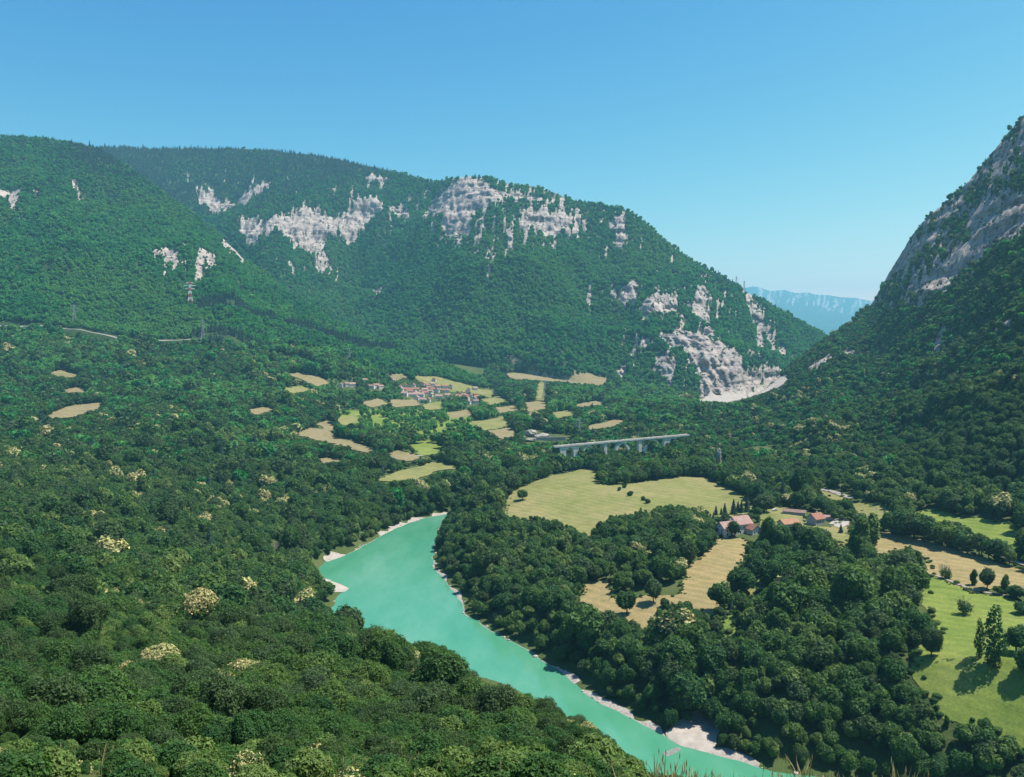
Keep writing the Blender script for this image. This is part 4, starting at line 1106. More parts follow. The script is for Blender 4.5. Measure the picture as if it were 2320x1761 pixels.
# ------------------------------------------------------------------ trees of the mountains
def scatter_mountain(mt, area_per, rng):
    X, Y, Z, RK, V, U = mt['X'], mt['Y'], mt['Z'], mt['rock'], mt['V'], mt['U']
    P = np.stack([X, Y, Z], -1)
    e1 = P[:-1, 1:] - P[:-1, :-1]; e2 = P[1:, :-1] - P[:-1, :-1]
    ar = np.linalg.norm(np.cross(e1, e2), axis=-1)
    n = int(ar.sum() / area_per)
    c = rng.choice(ar.size, size=n, p=(ar / ar.sum()).ravel())
    i, j = np.unravel_index(c, ar.shape); a = rng.random(n); b = rng.random(n)
    bl = lambda G: (G[i, j] * (1 - a) * (1 - b) + G[i, j + 1] * a * (1 - b) + G[i + 1, j] * (1 - a) * b + G[i + 1, j + 1] * a * b)
    return bl(X), bl(Y), bl(Z), bl(RK), bl(U), bl(V), bl(mt['rib'])
def cull(q, m): return [k[m] for k in q]
# left mountain
q = scatter_mountain(mL, 40, rng); m = rng.random(len(q[0])) > np.clip((q[3] - .22) / .38, 0, .93)
m &= (q[4] > -170)
for P, w in ROADW:
    if len(P) > 1: m &= seg_dist(q[0], q[1], P) > w
X, Y, Z, RK, U, V, T = cull(q, m)
hs2 = rng.uniform(.65, 1.25, len(X)) * np.where(rng.random(len(X)) < .08, 1.45, 1) * np.where(RK > .4, .5, 1); ok = ~blocked(X, Y, Z, 10 * hs2, 4 * hs2)
X, Y, Z, U, V, hs2, T = (k[ok] for k in (X, Y, Z, U, V, hs2, T))
ix = rng.integers(0, 4, len(X)); r = rng.random(len(X)); pl = np.clip(fbm(X * .004, Y * .004 + Z * .004, 3, 41) * 1.5 + .10 - T * 1.1, .03, .9)
ix = np.where(r < pl, 5, ix); ix = np.where(rng.random(len(X)) < np.clip((470 - V) / 90, 0, 1) * np.clip((U - 60) / 160, .2, 1) * .8 + .03 + np.clip(T, 0, .3), 6, ix)
for P in CUTS:  # belt of dark conifers added for the shade bands along the cut edges
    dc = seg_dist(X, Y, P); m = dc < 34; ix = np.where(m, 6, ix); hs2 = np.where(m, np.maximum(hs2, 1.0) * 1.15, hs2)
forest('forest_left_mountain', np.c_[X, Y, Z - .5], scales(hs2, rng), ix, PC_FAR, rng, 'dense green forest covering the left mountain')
print('L trees', len(X))
# back mountain
q = scatter_mountain(mB, 58, rng); m = rng.random(len(q[0])) > np.clip((q[3] - .22) / .38, 0, .93)
lc = np.interp(q[4], [p[0] for p in L_crest], [p[1] for p in L_crest]); m &= ~((q[4] < 1080) & (q[5] > lc + 40)); m &= ~(q[5] > 905)
m &= ~((q[4] > 1850) & (q[5] > 800))
X, Y, Z, RK, U, V, T = cull(q, m)
hs2 = rng.uniform(.75, 1.35, len(X)) * np.where(rng.random(len(X)) < .08, 1.45, 1) * np.where(RK > .4, .5, 1); ok = ~blocked(X, Y, Z, 10 * hs2, 4 * hs2)
X, Y, Z, U, V, T, hs2 = (k[ok] for k in (X, Y, Z, U, V, T, hs2))
ix = rng.integers(0, 4, len(X)); r = rng.random(len(X)); pl = np.clip(fbm(X * .003, Y * .003 + Z * .003, 3, 47) * 1.3 + .08 - T * 1.3 + np.clip((V - 640) / 500, 0, .25), .02, .9)
ix = np.where(r < pl, 5, ix)
pc = np.clip((430 + 120 * np.clip((900 - U) / 500, 0, 1) - V) / 90, 0, 1) * .85 + .04 + np.clip(T, 0, .4)
ix = np.where(rng.random(len(X)) < pc, 6, ix)
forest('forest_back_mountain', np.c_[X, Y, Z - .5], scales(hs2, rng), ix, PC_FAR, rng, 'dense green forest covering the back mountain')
print('B trees', len(X))
# right mountain
q = scatter_mountain(mR, 34, rng); m = rng.random(len(q[0])) > np.clip((q[3] - .22) / .38, 0, .93); m &= q[4] < 2480
rcv = np.interp(q[4], [p[0] for p in R_crest], [p[1] for p in R_crest]); m &= ~((q[4] > 1980) & (q[5] < rcv + 26) & (rng.random(len(q[0])) < .5))
for P, w in ROADW:
    if len(P) > 1: m &= seg_dist(q[0], q[1], P) > w
X, Y, Z, RK, U, V, T = cull(q, m)
hs2 = rng.uniform(.55, 1.1, len(X)) * np.where(rng.random(len(X)) < .08, 1.45, 1) * np.where(RK > .4, .4, 1); ok = ~blocked(X, Y, Z, 10 * hs2, 4 * hs2)
X, Y, Z, U, V, hs2 = (k[ok] for k in (X, Y, Z, U, V, hs2))
_, _, dp = proj(X, Y, Z)
r = rng.random(len(X)); pl = np.clip(fbm(X * .006, Y * .006, 3, 53) * .5 - .04, .015, .3)
lodr = dp * rng.uniform(.75, 1.35, len(dp))
for a, b, coll, nb in ((0, 900, PC_MID, 5), (900, 9e9, PC_DALE, 4)):
    m = (lodr >= a) & (lodr < b)
    ix = rng.integers(0, nb, m.sum()); ix = np.where(r[m] < pl[m] * .5, nb + 1, np.where(r[m] < pl[m], nb, ix)); ix = np.where((r[m] > .94), nb + 2, ix)
    forest('forest_right_mountain', np.c_[X, Y, Z - .4][m], scales(hs2[m], rng), ix, coll, rng, 'dense green forest on the %s part of the right mountain' % ('lower' if a == 0 else 'upper'))
print('R trees', len(X))

# ------------------------------------------------------------------ trees that stand out
ORD = ['first', 'second', 'third', 'fourth', 'fifth', 'sixth', 'seventh', 'eighth', 'ninth', 'tenth', 'eleventh', 'twelfth', 'thirteenth', 'fourteenth', 'fifteenth', 'sixteenth']
def place(name, me, uv, hpx, label, cat='tree', group=None, natural=10.0, wide=1.0, trunk=True, trunk_me=None):
    h = hit_px(*uv)
    s = hpx * h.y / F / natural
    return tree(name, me, (h.x, h.y, h.z - 0.15), s * wide, rnd.uniform(0, 6.28), label, cat, group, trunk, s, trunk_me)
place('blossoming_tree', MID_B, (1530, 1470), 88, 'big round tree covered in cream yellow blossom below the hay field', wide=1.15)
place('blossoming_tree', HI_B, (772, 1560), 66, 'bright cream yellow tree alone on the dark near hillside', wide=1.1)
place('broadleaf_tree', MID[1], (1184, 1134), 26, 'lone small round tree on the left of the big meadow', wide=1.1)
for k, (u0, v0, hp, lab) in enumerate([(1403, 1112, 9, 'dark bush in the big meadow, leftmost of the small bushes'), (1415, 1106, 9, 'dark bush highest up in the line across the big meadow'), (1428, 1124, 12, 'largest of the dark bushes scattered across the big meadow'),
                                       (1457, 1134, 10, 'dark bush in the meadow, just above the wood edge'), (1467, 1141, 11, 'dark bush in the meadow touching the wood edge')]):
    place('bush', BUSH[0], (u0, v0), hp, lab, 'bush', natural=2.6, trunk=False)
for k, (u0, v0, hp) in enumerate([(1622, 1166, 24), (1634, 1165, 18), (1642, 1164, 28), (1662, 1163, 36), (1672, 1160, 28), (1680, 1160, 30), (1692, 1158, 36), (1712, 1156, 38)]):
    place('conifer_tree', MID_C, (u0, v0 + 2), hp, ORD[k] + ' slim conifer from the left in the row behind the farmhouse', 'tree', 'conifers behind the farmhouse', natural=12.0, wide=1.15)
place('broadleaf_tree', MID[0], (1420, 1392), 58, 'dark round tree standing in the hay field on its left side', wide=.95)
place('broadleaf_tree', MID[2], (1480, 1366), 52, 'dark tree at the hay field edge beside the round one', wide=.85)
place('broadleaf_tree', MID[3], (1632, 1386), 64, 'round dark tree between the hay field and the grassy strip', wide=1.0)
place('broadleaf_tree', MID[4], (1680, 1352), 74, 'tall dark tree right of the hay field, above the round one', wide=.85)
place('broadleaf_tree', MID[1], (1664, 1218), 40, 'dark green tree in front of the farmhouse', wide=.8)
place('broadleaf_tree', MID[0], (1742, 1250), 84, 'tall dark tree filling the space between farmhouse and barn', wide=.62)
place('broadleaf_tree', MID[2], (1806, 1244), 58, 'olive tree in front of the orange roofed barn', wide=.8)
place('broadleaf_tree', MID[1], (1840, 1246), 54, 'dark tree below the small stone house', wide=.85)
place('broadleaf_tree', MID[3], (1770, 1258), 62, 'dark tree at the lower left corner of the barn', wide=.8)
place('columnar_tree', COLUMN, (1745, 1330), 60, 'narrow dark tree at the right end of the grassy strip', natural=11)
place('columnar_tree', COLUMN, (1950, 1275), 100, 'tall dark poplar like tree right of the farm yard', natural=11, wide=1.0)
place('columnar_tree', COLUMN_L, (1975, 1235), 70, 'lighter tall tree behind the poplar by the farm yard', natural=11, wide=1.2)
place('conifer_tree', MID_C, (1905, 1208), 22, 'tiny dark conifer on the farm yard grass', natural=12, wide=1.3)
hed = [(2020, 1212, 56), (2044, 1216, 62), (2070, 1222, 56), (2094, 1228, 58), (2120, 1234, 58), (2146, 1242, 66), (2170, 1250, 50), (2192, 1256, 46), (2218, 1262, 52), (2240, 1268, 44), (2262, 1274, 60), (2286, 1282, 40)]
for k, (u0, v0, hp) in enumerate(hed):
    place('broadleaf_tree', (MID + [MID_L])[k % 6], (u0, v0), hp, ORD[k] + ' tree from the farm end of the hedge above the stubble field', 'tree', 'hedge trees along the stubble field', wide=.98)
place('columnar_tree', COLUMN, (2206, 1326), 36, 'slender small tree, first of those on the field edge', natural=11, wide=1.0)
place('broadleaf_tree', MID[2], (2236, 1336), 48, 'oval small tree on the field edge beside the slender one', wide=.8)
place('columnar_tree', COLUMN_L, (2278, 1346), 44, 'thin light green tree on the field edge near the frame', natural=11)
place('bush', MID[0], (2304, 1358), 34, 'broad dark bush on the field edge at the frame', 'bush', wide=1.5, trunk=False)
place('bush', MID[3], (2262, 1348), 20, 'low dark bush between the trees on the field edge', 'bush', wide=1.3, trunk=False)
place('ragged_tree', RAGGED, (2252, 1512), 138, 'tall ragged dark tree standing alone in the bright meadow', natural=12, wide=.88)
place('ragged_tree', RAGGED, (2218, 1490), 88, 'thin leaning tree beside the tall ragged one', natural=12, wide=.6)
place('broadleaf_tree', MID[0], (2302, 1480), 68, 'dark bushy tree in the bright meadow near the frame', wide=.9)
place('broadleaf_tree', MID[1], (2330, 1535), 70, 'dark tree cut by the frame beside the bright meadow', wide=.9)
place('bush', MID[4], (2316, 1392), 30, 'dark round bush at the frame above the bright meadow', 'bush', wide=1.4, trunk=False)
place('broadleaf_tree', HI[2], (2110, 1490), 62, 'dark tree jutting from the wood into the bright meadow', wide=.85)
def bare_tree(name, uv, hpx, label, leaves=0):
    h = hit_px(*uv); s = hpx * h.y / F / 10
    e = bpy.data.objects.new(name, None); link(e); e.location = (h.x, h.y, h.z - .1); e.scale = (s, s, s)
    r2 = random.Random(sum(map(ord, label))); b = MB()
    b.bar((0, 0, -.5), (.2, 0, 3.5), .45, .3, 6)
    def br(p, d, l, r, k):
        e_ = p + d * l
        b.bar(p, e_, r, r * .55, 4)
        if k:
            for _ in range(3):
                dd = (d + Vector((r2.uniform(-.8, .8), r2.uniform(-.8, .8), r2.uniform(-.1, .6)))).normalized(); br(p.lerp(e_, r2.uniform(.5, 1)), dd, l * .72, r * .55, k - 1)
    for k in range(6): br(Vector((.15, 0, r2.uniform(1.2, 3.5))), Vector((math.cos(k), math.sin(k), 1.0)).normalized(), 2.4, .2, 3)
    add_obj('trunk', b.mesh('bare_branches', M['dead']), e)
    if leaves: add_obj('crown', make_mesh('thin_crown', crown('t', leaves, 500, .4, radius=3.2, z0=.3, z1=6.0, nl=9, core=.4)), e)
    return tag(e, label, 'tree')
bare_tree('bare_tree', (2142, 1312), 46, 'bare branched tree at the corner of the stubble field', 5)
bare_tree('bare_tree', (2184, 1392), 56, 'dying bush with bare stem in the bright meadow', 7)
bare_tree('dead_tree', (624, 1250), 30, 'pale dead trunk among the trees left of the river')

# shrubs right below the camera
sh = [(60, 1770, 70), (210, 1775, 60), (330, 1790, 80), (480, 1780, 70), (640, 1785, 80), (800, 1790, 90), (960, 1785, 90), (1090, 1775, 100), (1160, 1765, 110), (1300, 1790, 80), (1360, 1765, 120), (1440, 1790, 90), (1030, 1790, 60), (560, 1800, 80), (120, 1800, 80), (900, 1800, 70)]
for k, (u0, v0, hp) in enumerate(sorted(sh)):
    place('shrub', BUSH[(k * 2) % 3 if k % 3 else 1], (u0, v0 + 30), hp * 1.1, ORD[k] + ' leafy shrub from the left along the bottom edge of the slope', 'shrub', 'shrubs along the bottom of the slope', natural=2.6, wide=1.0, trunk=False)
# low scrub on the nearest ground
lx, ly = lattice(-45, 45, 7, 66, 0.85, rng)
lz = zraw(lx, ly); lu, lv, ld = proj(lx, ly, lz)
room = (CAM_Z - (rng.uniform(1690, 1800, len(lx)) + 40 * fbm(lu * .006, ld * .05, 3, 4) - 790) / F * ld - lz) / 2.7
ls = np.minimum(np.clip(.12 + ld / 60, 0, .7) * rng.uniform(.6, 1.3, len(lx)), room)
m = (ls > .06) & (lu > -150) & (lu < 1420)
forest('scrub', np.c_[lx, ly, lz - .05][m], scales(ls[m], rng), rng.choice(3, m.sum(), p=[.6, .36, .04]), PC_BUSH, rng, 'low leafy scrub on the ground just below the viewer', 'scrub')
# weedy margins of the near fields
vx, vy = [], []
for P in VERGES:
    for k in range(len(P)):
        for _ in range(int(rng.integers(1, 4))):
            vx.append(P[k][0] + rng.normal() * 1.3); vy.append(P[k][1] + rng.normal() * 1.3)
vx = np.array(vx); vy = np.array(vy); vz = np.array([ground(float(a), float(b)) for a, b in zip(vx, vy)])
vs = rng.uniform(.15, .75, len(vx)) * np.where(rng.random(len(vx)) < .12, 1.7, 1)
forest('field_margin_weeds', np.c_[vx, vy, vz - .1], np.c_[vs * 1.2, vs * 1.2, vs * rng.uniform(.5, 1.0, len(vs))], rng.choice(2, len(vx), p=[.45, .55]), PC_BUSH, rng, 'weeds and low bushes along the margins of the fields', 'weeds')
# dry grass on the edge of the slope
gr = np.random.default_rng(5); Vg = []; Fg = []
for k in range(1500):
    u0 = gr.choice([gr.uniform(1480, 2330), gr.uniform(0, 2320)], p=[.85, .15]); d0 = gr.uniform(7, 16)
    gx = (u0 - 1160) / F * d0; gz = float(zraw(np.array([gx]), np.array([d0]))[0])
    hgt = gr.uniform(.2, .5) * (0.4 + 1.1 * vnoise(np.array([u0 * .012]), np.array([d0 * .3]), 3)[0]); an = gr.uniform(0, 6.28); le = gr.uniform(.05, .5) * hgt; w = gr.uniform(.004, .010)
    pts = []
    for q in (0, .45, .8, 1.0):
        pts.append(np.array([gx + math.cos(an) * le * q * q, d0 + math.sin(an) * le * q * q, gz + hgt * (q - .22 * q * q * le / hgt)]))
    n0 = len(Vg)
    for q, p in zip((1, .9, .7, .15), pts):
        Vg += [p + np.array([-w * q, 0, 0]), p + np.array([w * q, 0, 0])]
    for j in range(3): Fg.append((n0 + 2 * j, n0 + 2 * j + 1, n0 + 2 * j + 3, n0 + 2 * j + 2))
    if k % 4 == 0:   # seed head
        p = pts[-1]; n0 = len(Vg); r = .009
        Vg += [p + np.array([0, 0, -.07]), p + np.array([r, 0, 0]), p + np.array([0, r, 0]), p + np.array([-r, 0, 0]), p + np.array([0, -r, 0]), p + np.array([0, 0, .06])]
        Fg += [(n0, n0 + 1, n0 + 2), (n0, n0 + 2, n0 + 3), (n0, n0 + 3, n0 + 4), (n0, n0 + 4, n0 + 1), (n0 + 5, n0 + 2, n0 + 1), (n0 + 5, n0 + 3, n0 + 2), (n0 + 5, n0 + 4, n0 + 3), (n0 + 5, n0 + 1, n0 + 4)]
tag(add_obj('dry_grass', mesh_from('dry_grass', Vg, Fg, M['drygrass'])), 'dry straw coloured grass on the slope edge below the viewer', 'grass', None, 'stuff')

# ------------------------------------------------------------------ houses
def gable_walls(Lx, W, he, hr):
    x, y = Lx / 2, W / 2
    v = [(-x, -y, -1.5), (x, -y, -1.5), (x, y, -1.5), (-x, y, -1.5), (-x, -y, he), (x, -y, he), (x, y, he), (-x, y, he), (-x, 0, hr), (x, 0, hr)]
    f = [(0, 1, 5, 4), (2, 3, 7, 6), (1, 2, 6, 9, 5), (3, 0, 4, 8, 7), (3, 2, 1, 0)]
    return v, f
def gable_roof(Lx, W, he, hr, ov=0.55, th=0.28):
    x, y = Lx / 2 + ov, W / 2 + ov
    dz = ov * (hr - he) / (W / 2)
    top = 0.12
    prof = [(-y, he - dz + top), (0, hr + top), (y, he - dz + top), (y, he - dz + top + th), (0, hr + top + th * 1.25), (-y, he - dz + top + th)]
    v = [(-x, a, b) for a, b in prof] + [(x, a, b) for a, b in prof]
    f = [(0, 1, 7, 6), (1, 2, 8, 7), (2, 3, 9, 8), (3, 4, 10, 9), (4, 5, 11, 10), (5, 0, 6, 11), (0, 5, 4, 1), (1, 4, 3, 2), (6, 7, 10, 11), (7, 8, 9, 10)]
    return v, f
def house(name, loc, rz, Lx, W, he, hr, wm, rm, label, group=None, detail=False, cat='house'):
    e = bpy.data.objects.new(name, None); link(e); e.location = loc; e.rotation_euler = (0, 0, rz)
    tag(e, label, cat, group)
    add_obj('wall', mesh_from('wall', *gable_walls(Lx, W, he, hr), M[wm]), e)
    rf = add_obj('roof', mesh_from('roof', *gable_roof(Lx, W, he, hr), M[rm]), e)
    if detail:
        b = MB(); b.box((Lx * .22, W * .12, hr + .3), (.8, .8, 1.8)); add_obj('chimney', b.mesh('chimney', M['plaster2']), rf)
    return e
def opening(parent, name, c, size, mat, rz=0, frame=True):
    b = MB(); b.box(c, size); w = add_obj(name, b.mesh(name, M[mat]), parent)
    return w
# farmhouse: two long masses and a front wing
h = hit_px(1668, 1210)
fz = h.z
e = bpy.data.objects.new('farmhouse', None); link(e); e.location = (h.x, h.y, fz); e.rotation_euler = (0, 0, R_(24))
tag(e, 'white walled farmhouse with three joined pinkish red tiled roofs', 'house')
def mass(cx, cy_, rz, Lx, W, he, hr, wm, rm, chim=False):
    w = add_obj('wall', mesh_from('wall', *gable_walls(Lx, W, he, hr), M[wm]), e, (cx, cy_, 0), rz)
    r = add_obj('roof', mesh_from('roof', *gable_roof(Lx, W, he, hr), M[rm]), e, (cx, cy_, 0.0), rz)
    if chim:
        b = MB(); b.box((Lx * .25, .9, hr + .3), (.9, .8, 2.0)); b.box((Lx * .25, .9, hr + 1.36), (1.1, 1.0, .12)); add_obj('chimney', b.mesh('chimney', M['plaster2']), r)
    return w
wa = mass(-6.5, 1.5, 0, 12.5, 9.0, 5.4, 8.8, 'plaster', 'roof_pink', True)
wb = mass(6.4, 4.2, 0, 13.0, 11.5, 6.6, 11.0, 'plaster', 'roof_pink', True)
wc = mass(10.2, -4.2, R_(90), 9.0, 7.0, 3.8, 6.6, 'plaster', 'roof_red')
for (xx, zz) in ((-3.5, 3.6), (0.2, 3.6), (3.4, 3.6), (-3.5, 1.2), (3.4, 1.2)):
    b = MB(); b.box((xx, -4.52, zz), (1.0, .10, 1.3)); wnd = add_obj('window', b.mesh('window', M['glass']), wa)
    b = MB(); b.box((xx, -4.60, zz - .72), (1.3, .25, .12)); add_obj('sill', b.mesh('sill', M['plaster2']), wnd)
b = MB(); b.box((0.2, -4.53, 1.05), (1.2, .10, 2.1)); add_obj('door', b.mesh('door', M['door']), wa)
for (yy, zz) in ((-2.0, 3.6), (2.0, 3.6), (0, 6.2), (-2.0, 1.3)):
    b = MB(); b.box((-6.27, yy, zz), (.10, .9, 1.2)); add_obj('window', b.mesh('window', M['glass']), wa)
for (xx, zz) in ((-4.0, 4.4), (-1.0, 4.4), (-4.0, 1.4)):
    b = MB(); b.box((xx, -5.77, zz), (1.0, .10, 1.4)); add_obj('window', b.mesh('window', M['glass']), wb)
for (yy) in (-1.6, 1.6):
    b = MB(); b.box((-4.52, yy, 2.0), (.10, .9, 1.2)); add_obj('window', b.mesh('window', M['glass']), wc)
# outbuildings
p = hit_px(1786, 1196); house('barn', (p.x, p.y, p.z), R_(20), 13, 8, 3.6, 6.0, 'plaster2', 'roof_orange', 'low barn with orange roof half hidden by trees beside the farmhouse', cat='barn')
p = hit_px(1848, 1188); hh = house('cottage', (p.x, p.y, p.z), R_(30), 9.5, 8, 4.6, 7.8, 'stonewall', 'roof_red', 'small grey stone house with red roof beside the gravel yard', detail=True)
for xx in (-2.6, 0, 2.6):
    b = MB(); b.box((xx, -4.02, 2.6), (.9, .1, 1.3)); add_obj('window', b.mesh('window', M['glass']), hh)
p = hit_px(1800, 1166); house('shed', (p.x, p.y, p.z), R_(-28), 16, 5, 2.2, 3.6, 'stonewall', 'roof_brown', 'long low grey shed at the back of the farm yard', cat='shed')
p = hit_px(1873, 1178); house('shed', (p.x, p.y, p.z), R_(-20), 8, 4, 2.2, 3.2, 'plaster2', 'roof_pink', 'small lean shed between the stone house and gravel yard', cat='shed')
# white car in the yard
def car(uv, rz, label):
    q = hit_px(*uv); e = bpy.data.objects.new('parked_car', None); link(e); e.location = (q.x, q.y, q.z + .3); e.rotation_euler = (0, 0, rz)
    b = MB(); b.prism([(-2.1, .35), (2.1, .35), (2.15, .75), (1.3, .92), (.65, 1.42), (-1.2, 1.45), (-1.9, .95), (-2.15, .85)], -.85, .85); add_obj('body', b.mesh('body', M['car']), e)
    for xx in (-1.3, 1.3):
        for yy in (-.82, .82):
            b = MB(); b.bar((xx, yy - .1, .32), (xx, yy + .1, .32), .32, .32, 10); add_obj('wheel', b.mesh('wheel', M['glass']), e)
    b = MB(); b.box((-.2, 0, 1.2), (1.5, 1.74, .32)); add_obj('side_window', b.mesh('side_window', M['glass']), e)
    tag(e, label, 'car')
car((1756, 1158), R_(15), 'white car parked at the back of the farm yard')
# pole in front of the farmhouse
q = hit_px(1670, 1228); b = MB(); b.bar((0, 0, -.5), (0, 0, 6.5), .13, .10, 6)
e2 = bpy.data.objects.new('utility_pole', None); link(e2); e2.location = (q.x, q.y, q.z); tag(e2, 'thin pale utility pole at the top of the hay field', 'pole')
add_obj('post', b.mesh('post', M['concrete']), e2); b = MB(); b.box((0, 0, 6.2), (1.1, .12, .14)); add_obj('crossarm', b.mesh('crossarm', M['concrete']), e2)

# the village
vr = random.Random(12)
row = []
for k in range(46):
    while True:
        a, c_ = vr.gauss(0, 1), vr.gauss(0, 1)
        u0 = 985 + 52 * a; v0 = 891 + 12 * c_ + .1 * (u0 - 985)
        if 880 < u0 < 1085 and 864 < v0 < 914 and all((u0 - p[0]) ** 2 + (3.0 * (v0 - p[1])) ** 2 > 120 for p in row): break
    row.append((u0, v0))
VL = 'small village house with %s tiled roof in the cluster across the valley'
for k, (u0, v0) in enumerate(row):
    p = hit_px(u0, v0)
    rk = vr.choice(['roof_pink', 'roof_pink', 'roof_red', 'roof_orange'])
    Lx = vr.uniform(9, 15); W = vr.uniform(7, 9.5); he = vr.uniform(4.5, 6.5)
    house('village_house', (p.x, p.y, p.z), R_(vr.choice([8, -12, 85, 20, 100]) + vr.uniform(-6, 6)), Lx, W, he, he + W * .36, vr.choice(['plaster', 'plaster', 'plaster2']), rk, VL % {'roof_pink': 'pink', 'roof_red': 'red', 'roof_orange': 'orange'}[rk], 'houses of the village')
p = hit_px(930, 887); house('long_house', (p.x, p.y, p.z), R_(4), 38, 9, 5, 8.2, 'plaster', 'roof_red', 'long red roofed building at the upper left of the village', 'long village buildings')
p = hit_px(940, 899); house('long_house', (p.x, p.y, p.z), R_(4), 36, 9, 5, 8.2, 'plaster', 'roof_pink', 'long pink roofed building at the lower left of the village', 'long village buildings')
for (u0, v0, lab) in ((772, 877, 'house'), (786, 875, ''), (798, 876, ''), (842, 880, ''), (852, 878, ''), (862, 881, ''), (826, 866, ''), (1062, 916, ''), (1070, 912, ''), (1078, 914, ''), (1050, 900, ''), (1042, 896, '')):
    p = hit_px(u0, v0)
    house('village_house', (p.x, p.y, p.z), R_(vr.uniform(-20, 100)), vr.uniform(9, 13), 8, 5, 7.8, 'plaster', vr.choice(['roof_pink', 'roof_brown']), 'outlying house among the trees at the edge of the village' , 'outlying village houses')

# ------------------------------------------------------------------ viaduct
A = Vector(tuple(float(q) for q in at(1256, 1012, 1000))); Bv = Vector(tuple(float(q) for q in at(1560, 985, 1062)))
dirv = Vector((Bv.x - A.x, Bv.y - A.y, 0)); LEN = dirv.length; rzv = math.atan2(dirv.y, dirv.x); slope = (Bv.z - A.z) / LEN
ve = bpy.data.objects.new('viaduct', None); link(ve); ve.location = A; ve.rotation_euler = (0, 0, rzv)
tag(ve, 'pale stone railway viaduct with arches and piers crossing the wooded gorge', 'viaduct')
def s_of(u):
    k = (u - IW / 2) / F
    return (k * A.y - A.x) / (math.cos(rzv) - k * math.sin(rzv))
dz = lambda s: slope * s
b = MB(); b.prism([(0, -1.6), (LEN, dz(LEN) - 1.6), (LEN, dz(LEN)), (0, 0)], -3.2, 3.2); add_obj('deck', b.mesh('deck', M['concrete']), ve)
b = MB(); b.prism([(0, .003), (LEN, dz(LEN) + .003), (LEN, dz(LEN) + .30), (0, .30)], -2.7, 2.7); add_obj('track_bed', b.mesh('track_bed', M['deck']), ve)
for yy in (-3.35, 3.35):
    b = MB(); b.prism([(0, -.7), (LEN, dz(LEN) - .7), (LEN, dz(LEN) + .95), (0, .95)], yy - .14, yy + .14); add_obj('parapet', b.mesh('parapet', M['concrete']), ve)
def pier(u, w, depth=22, y=2.9):
    s = s_of(u); t = dz(s) - 1.65; b = MB()
    b.prism([(s - w * .62, t - depth), (s + w * .62, t - depth), (s + w * .5, t), (s - w * .5, t)], -y, y); add_obj('pier', b.mesh('pier', M['concrete']), ve)
def rib(u, half, rise, th=2.6, w=2.9):
    s = s_of(u); t = dz(s) - 1.7; n = 14; P = []; Q = []
    for k in range(n + 1):
        a = -1 + 2 * k / n
        P.append((s + a * half, t - rise * a * a)); Q.append((s + a * (half - th * .95), t - th * .75 - (rise) * a * a))
    b = MB()
    for k in range(n): b.prism([P[k], P[k + 1], Q[k + 1], Q[k]], -w, w)
    add_obj('arch', b.mesh('arch', M['concrete']), ve)
def spandrel(u0, u1, uc, r, depth=20):
    s0, s1, sc = s_of(u0), s_of(u1), s_of(uc); t = dz(sc) - 1.66; n = 10; b = MB(); top = t - 1.2
    b.prism([(s0, t - depth), (sc - r, t - depth), (sc - r, top - r), (sc - r, t), (s0, t)], -2.9, 2.9)
    b.prism([(sc + r, t - depth), (s1, t - depth), (s1, t), (sc + r, t), (sc + r, top - r)], -2.9, 2.9)
    for k in range(n):
        a0, a1 = math.pi * (1 - k / n), math.pi * (1 - (k + 1) / n)
        q0 = (sc + r * math.cos(a0), top - r + r * math.sin(a0)); q1 = (sc + r * math.cos(a1), top - r + r * math.sin(a1))
        b.prism([q0, q1, (q1[0], t), (q0[0], t)], -2.9, 2.9)
    add_obj('arch', b.mesh('arch_wall', M['concrete']), ve)
spandrel(1268, 1310, 1290, 5.2, 15)
rib(1333, 12.0, 14); pier(1371, 4.0, 15); rib(1410, 10.5, 9.0); pier(1450, 4.0, 15); rib(1480, 13.5, 16); pier(1508, 5.0, 16); spandrel(1512, 1542, 1524, 4.6, 14)
for u0 in (1300, 1333, 1371, 1410, 1450, 1482, 1508, 1540):
    s = s_of(u0); b = MB(); b.bar((s, 2.6, dz(s) - .2), (s, 2.6, dz(s) + 7.5), .22, .16, 6); b.bar((s, 2.7, dz(s) + 6.6), (s, -1.0, dz(s) + 6.9), .12, .10, 5)
    add_obj('catenary_mast', b.mesh('catenary_mast', M['steel']), ve)

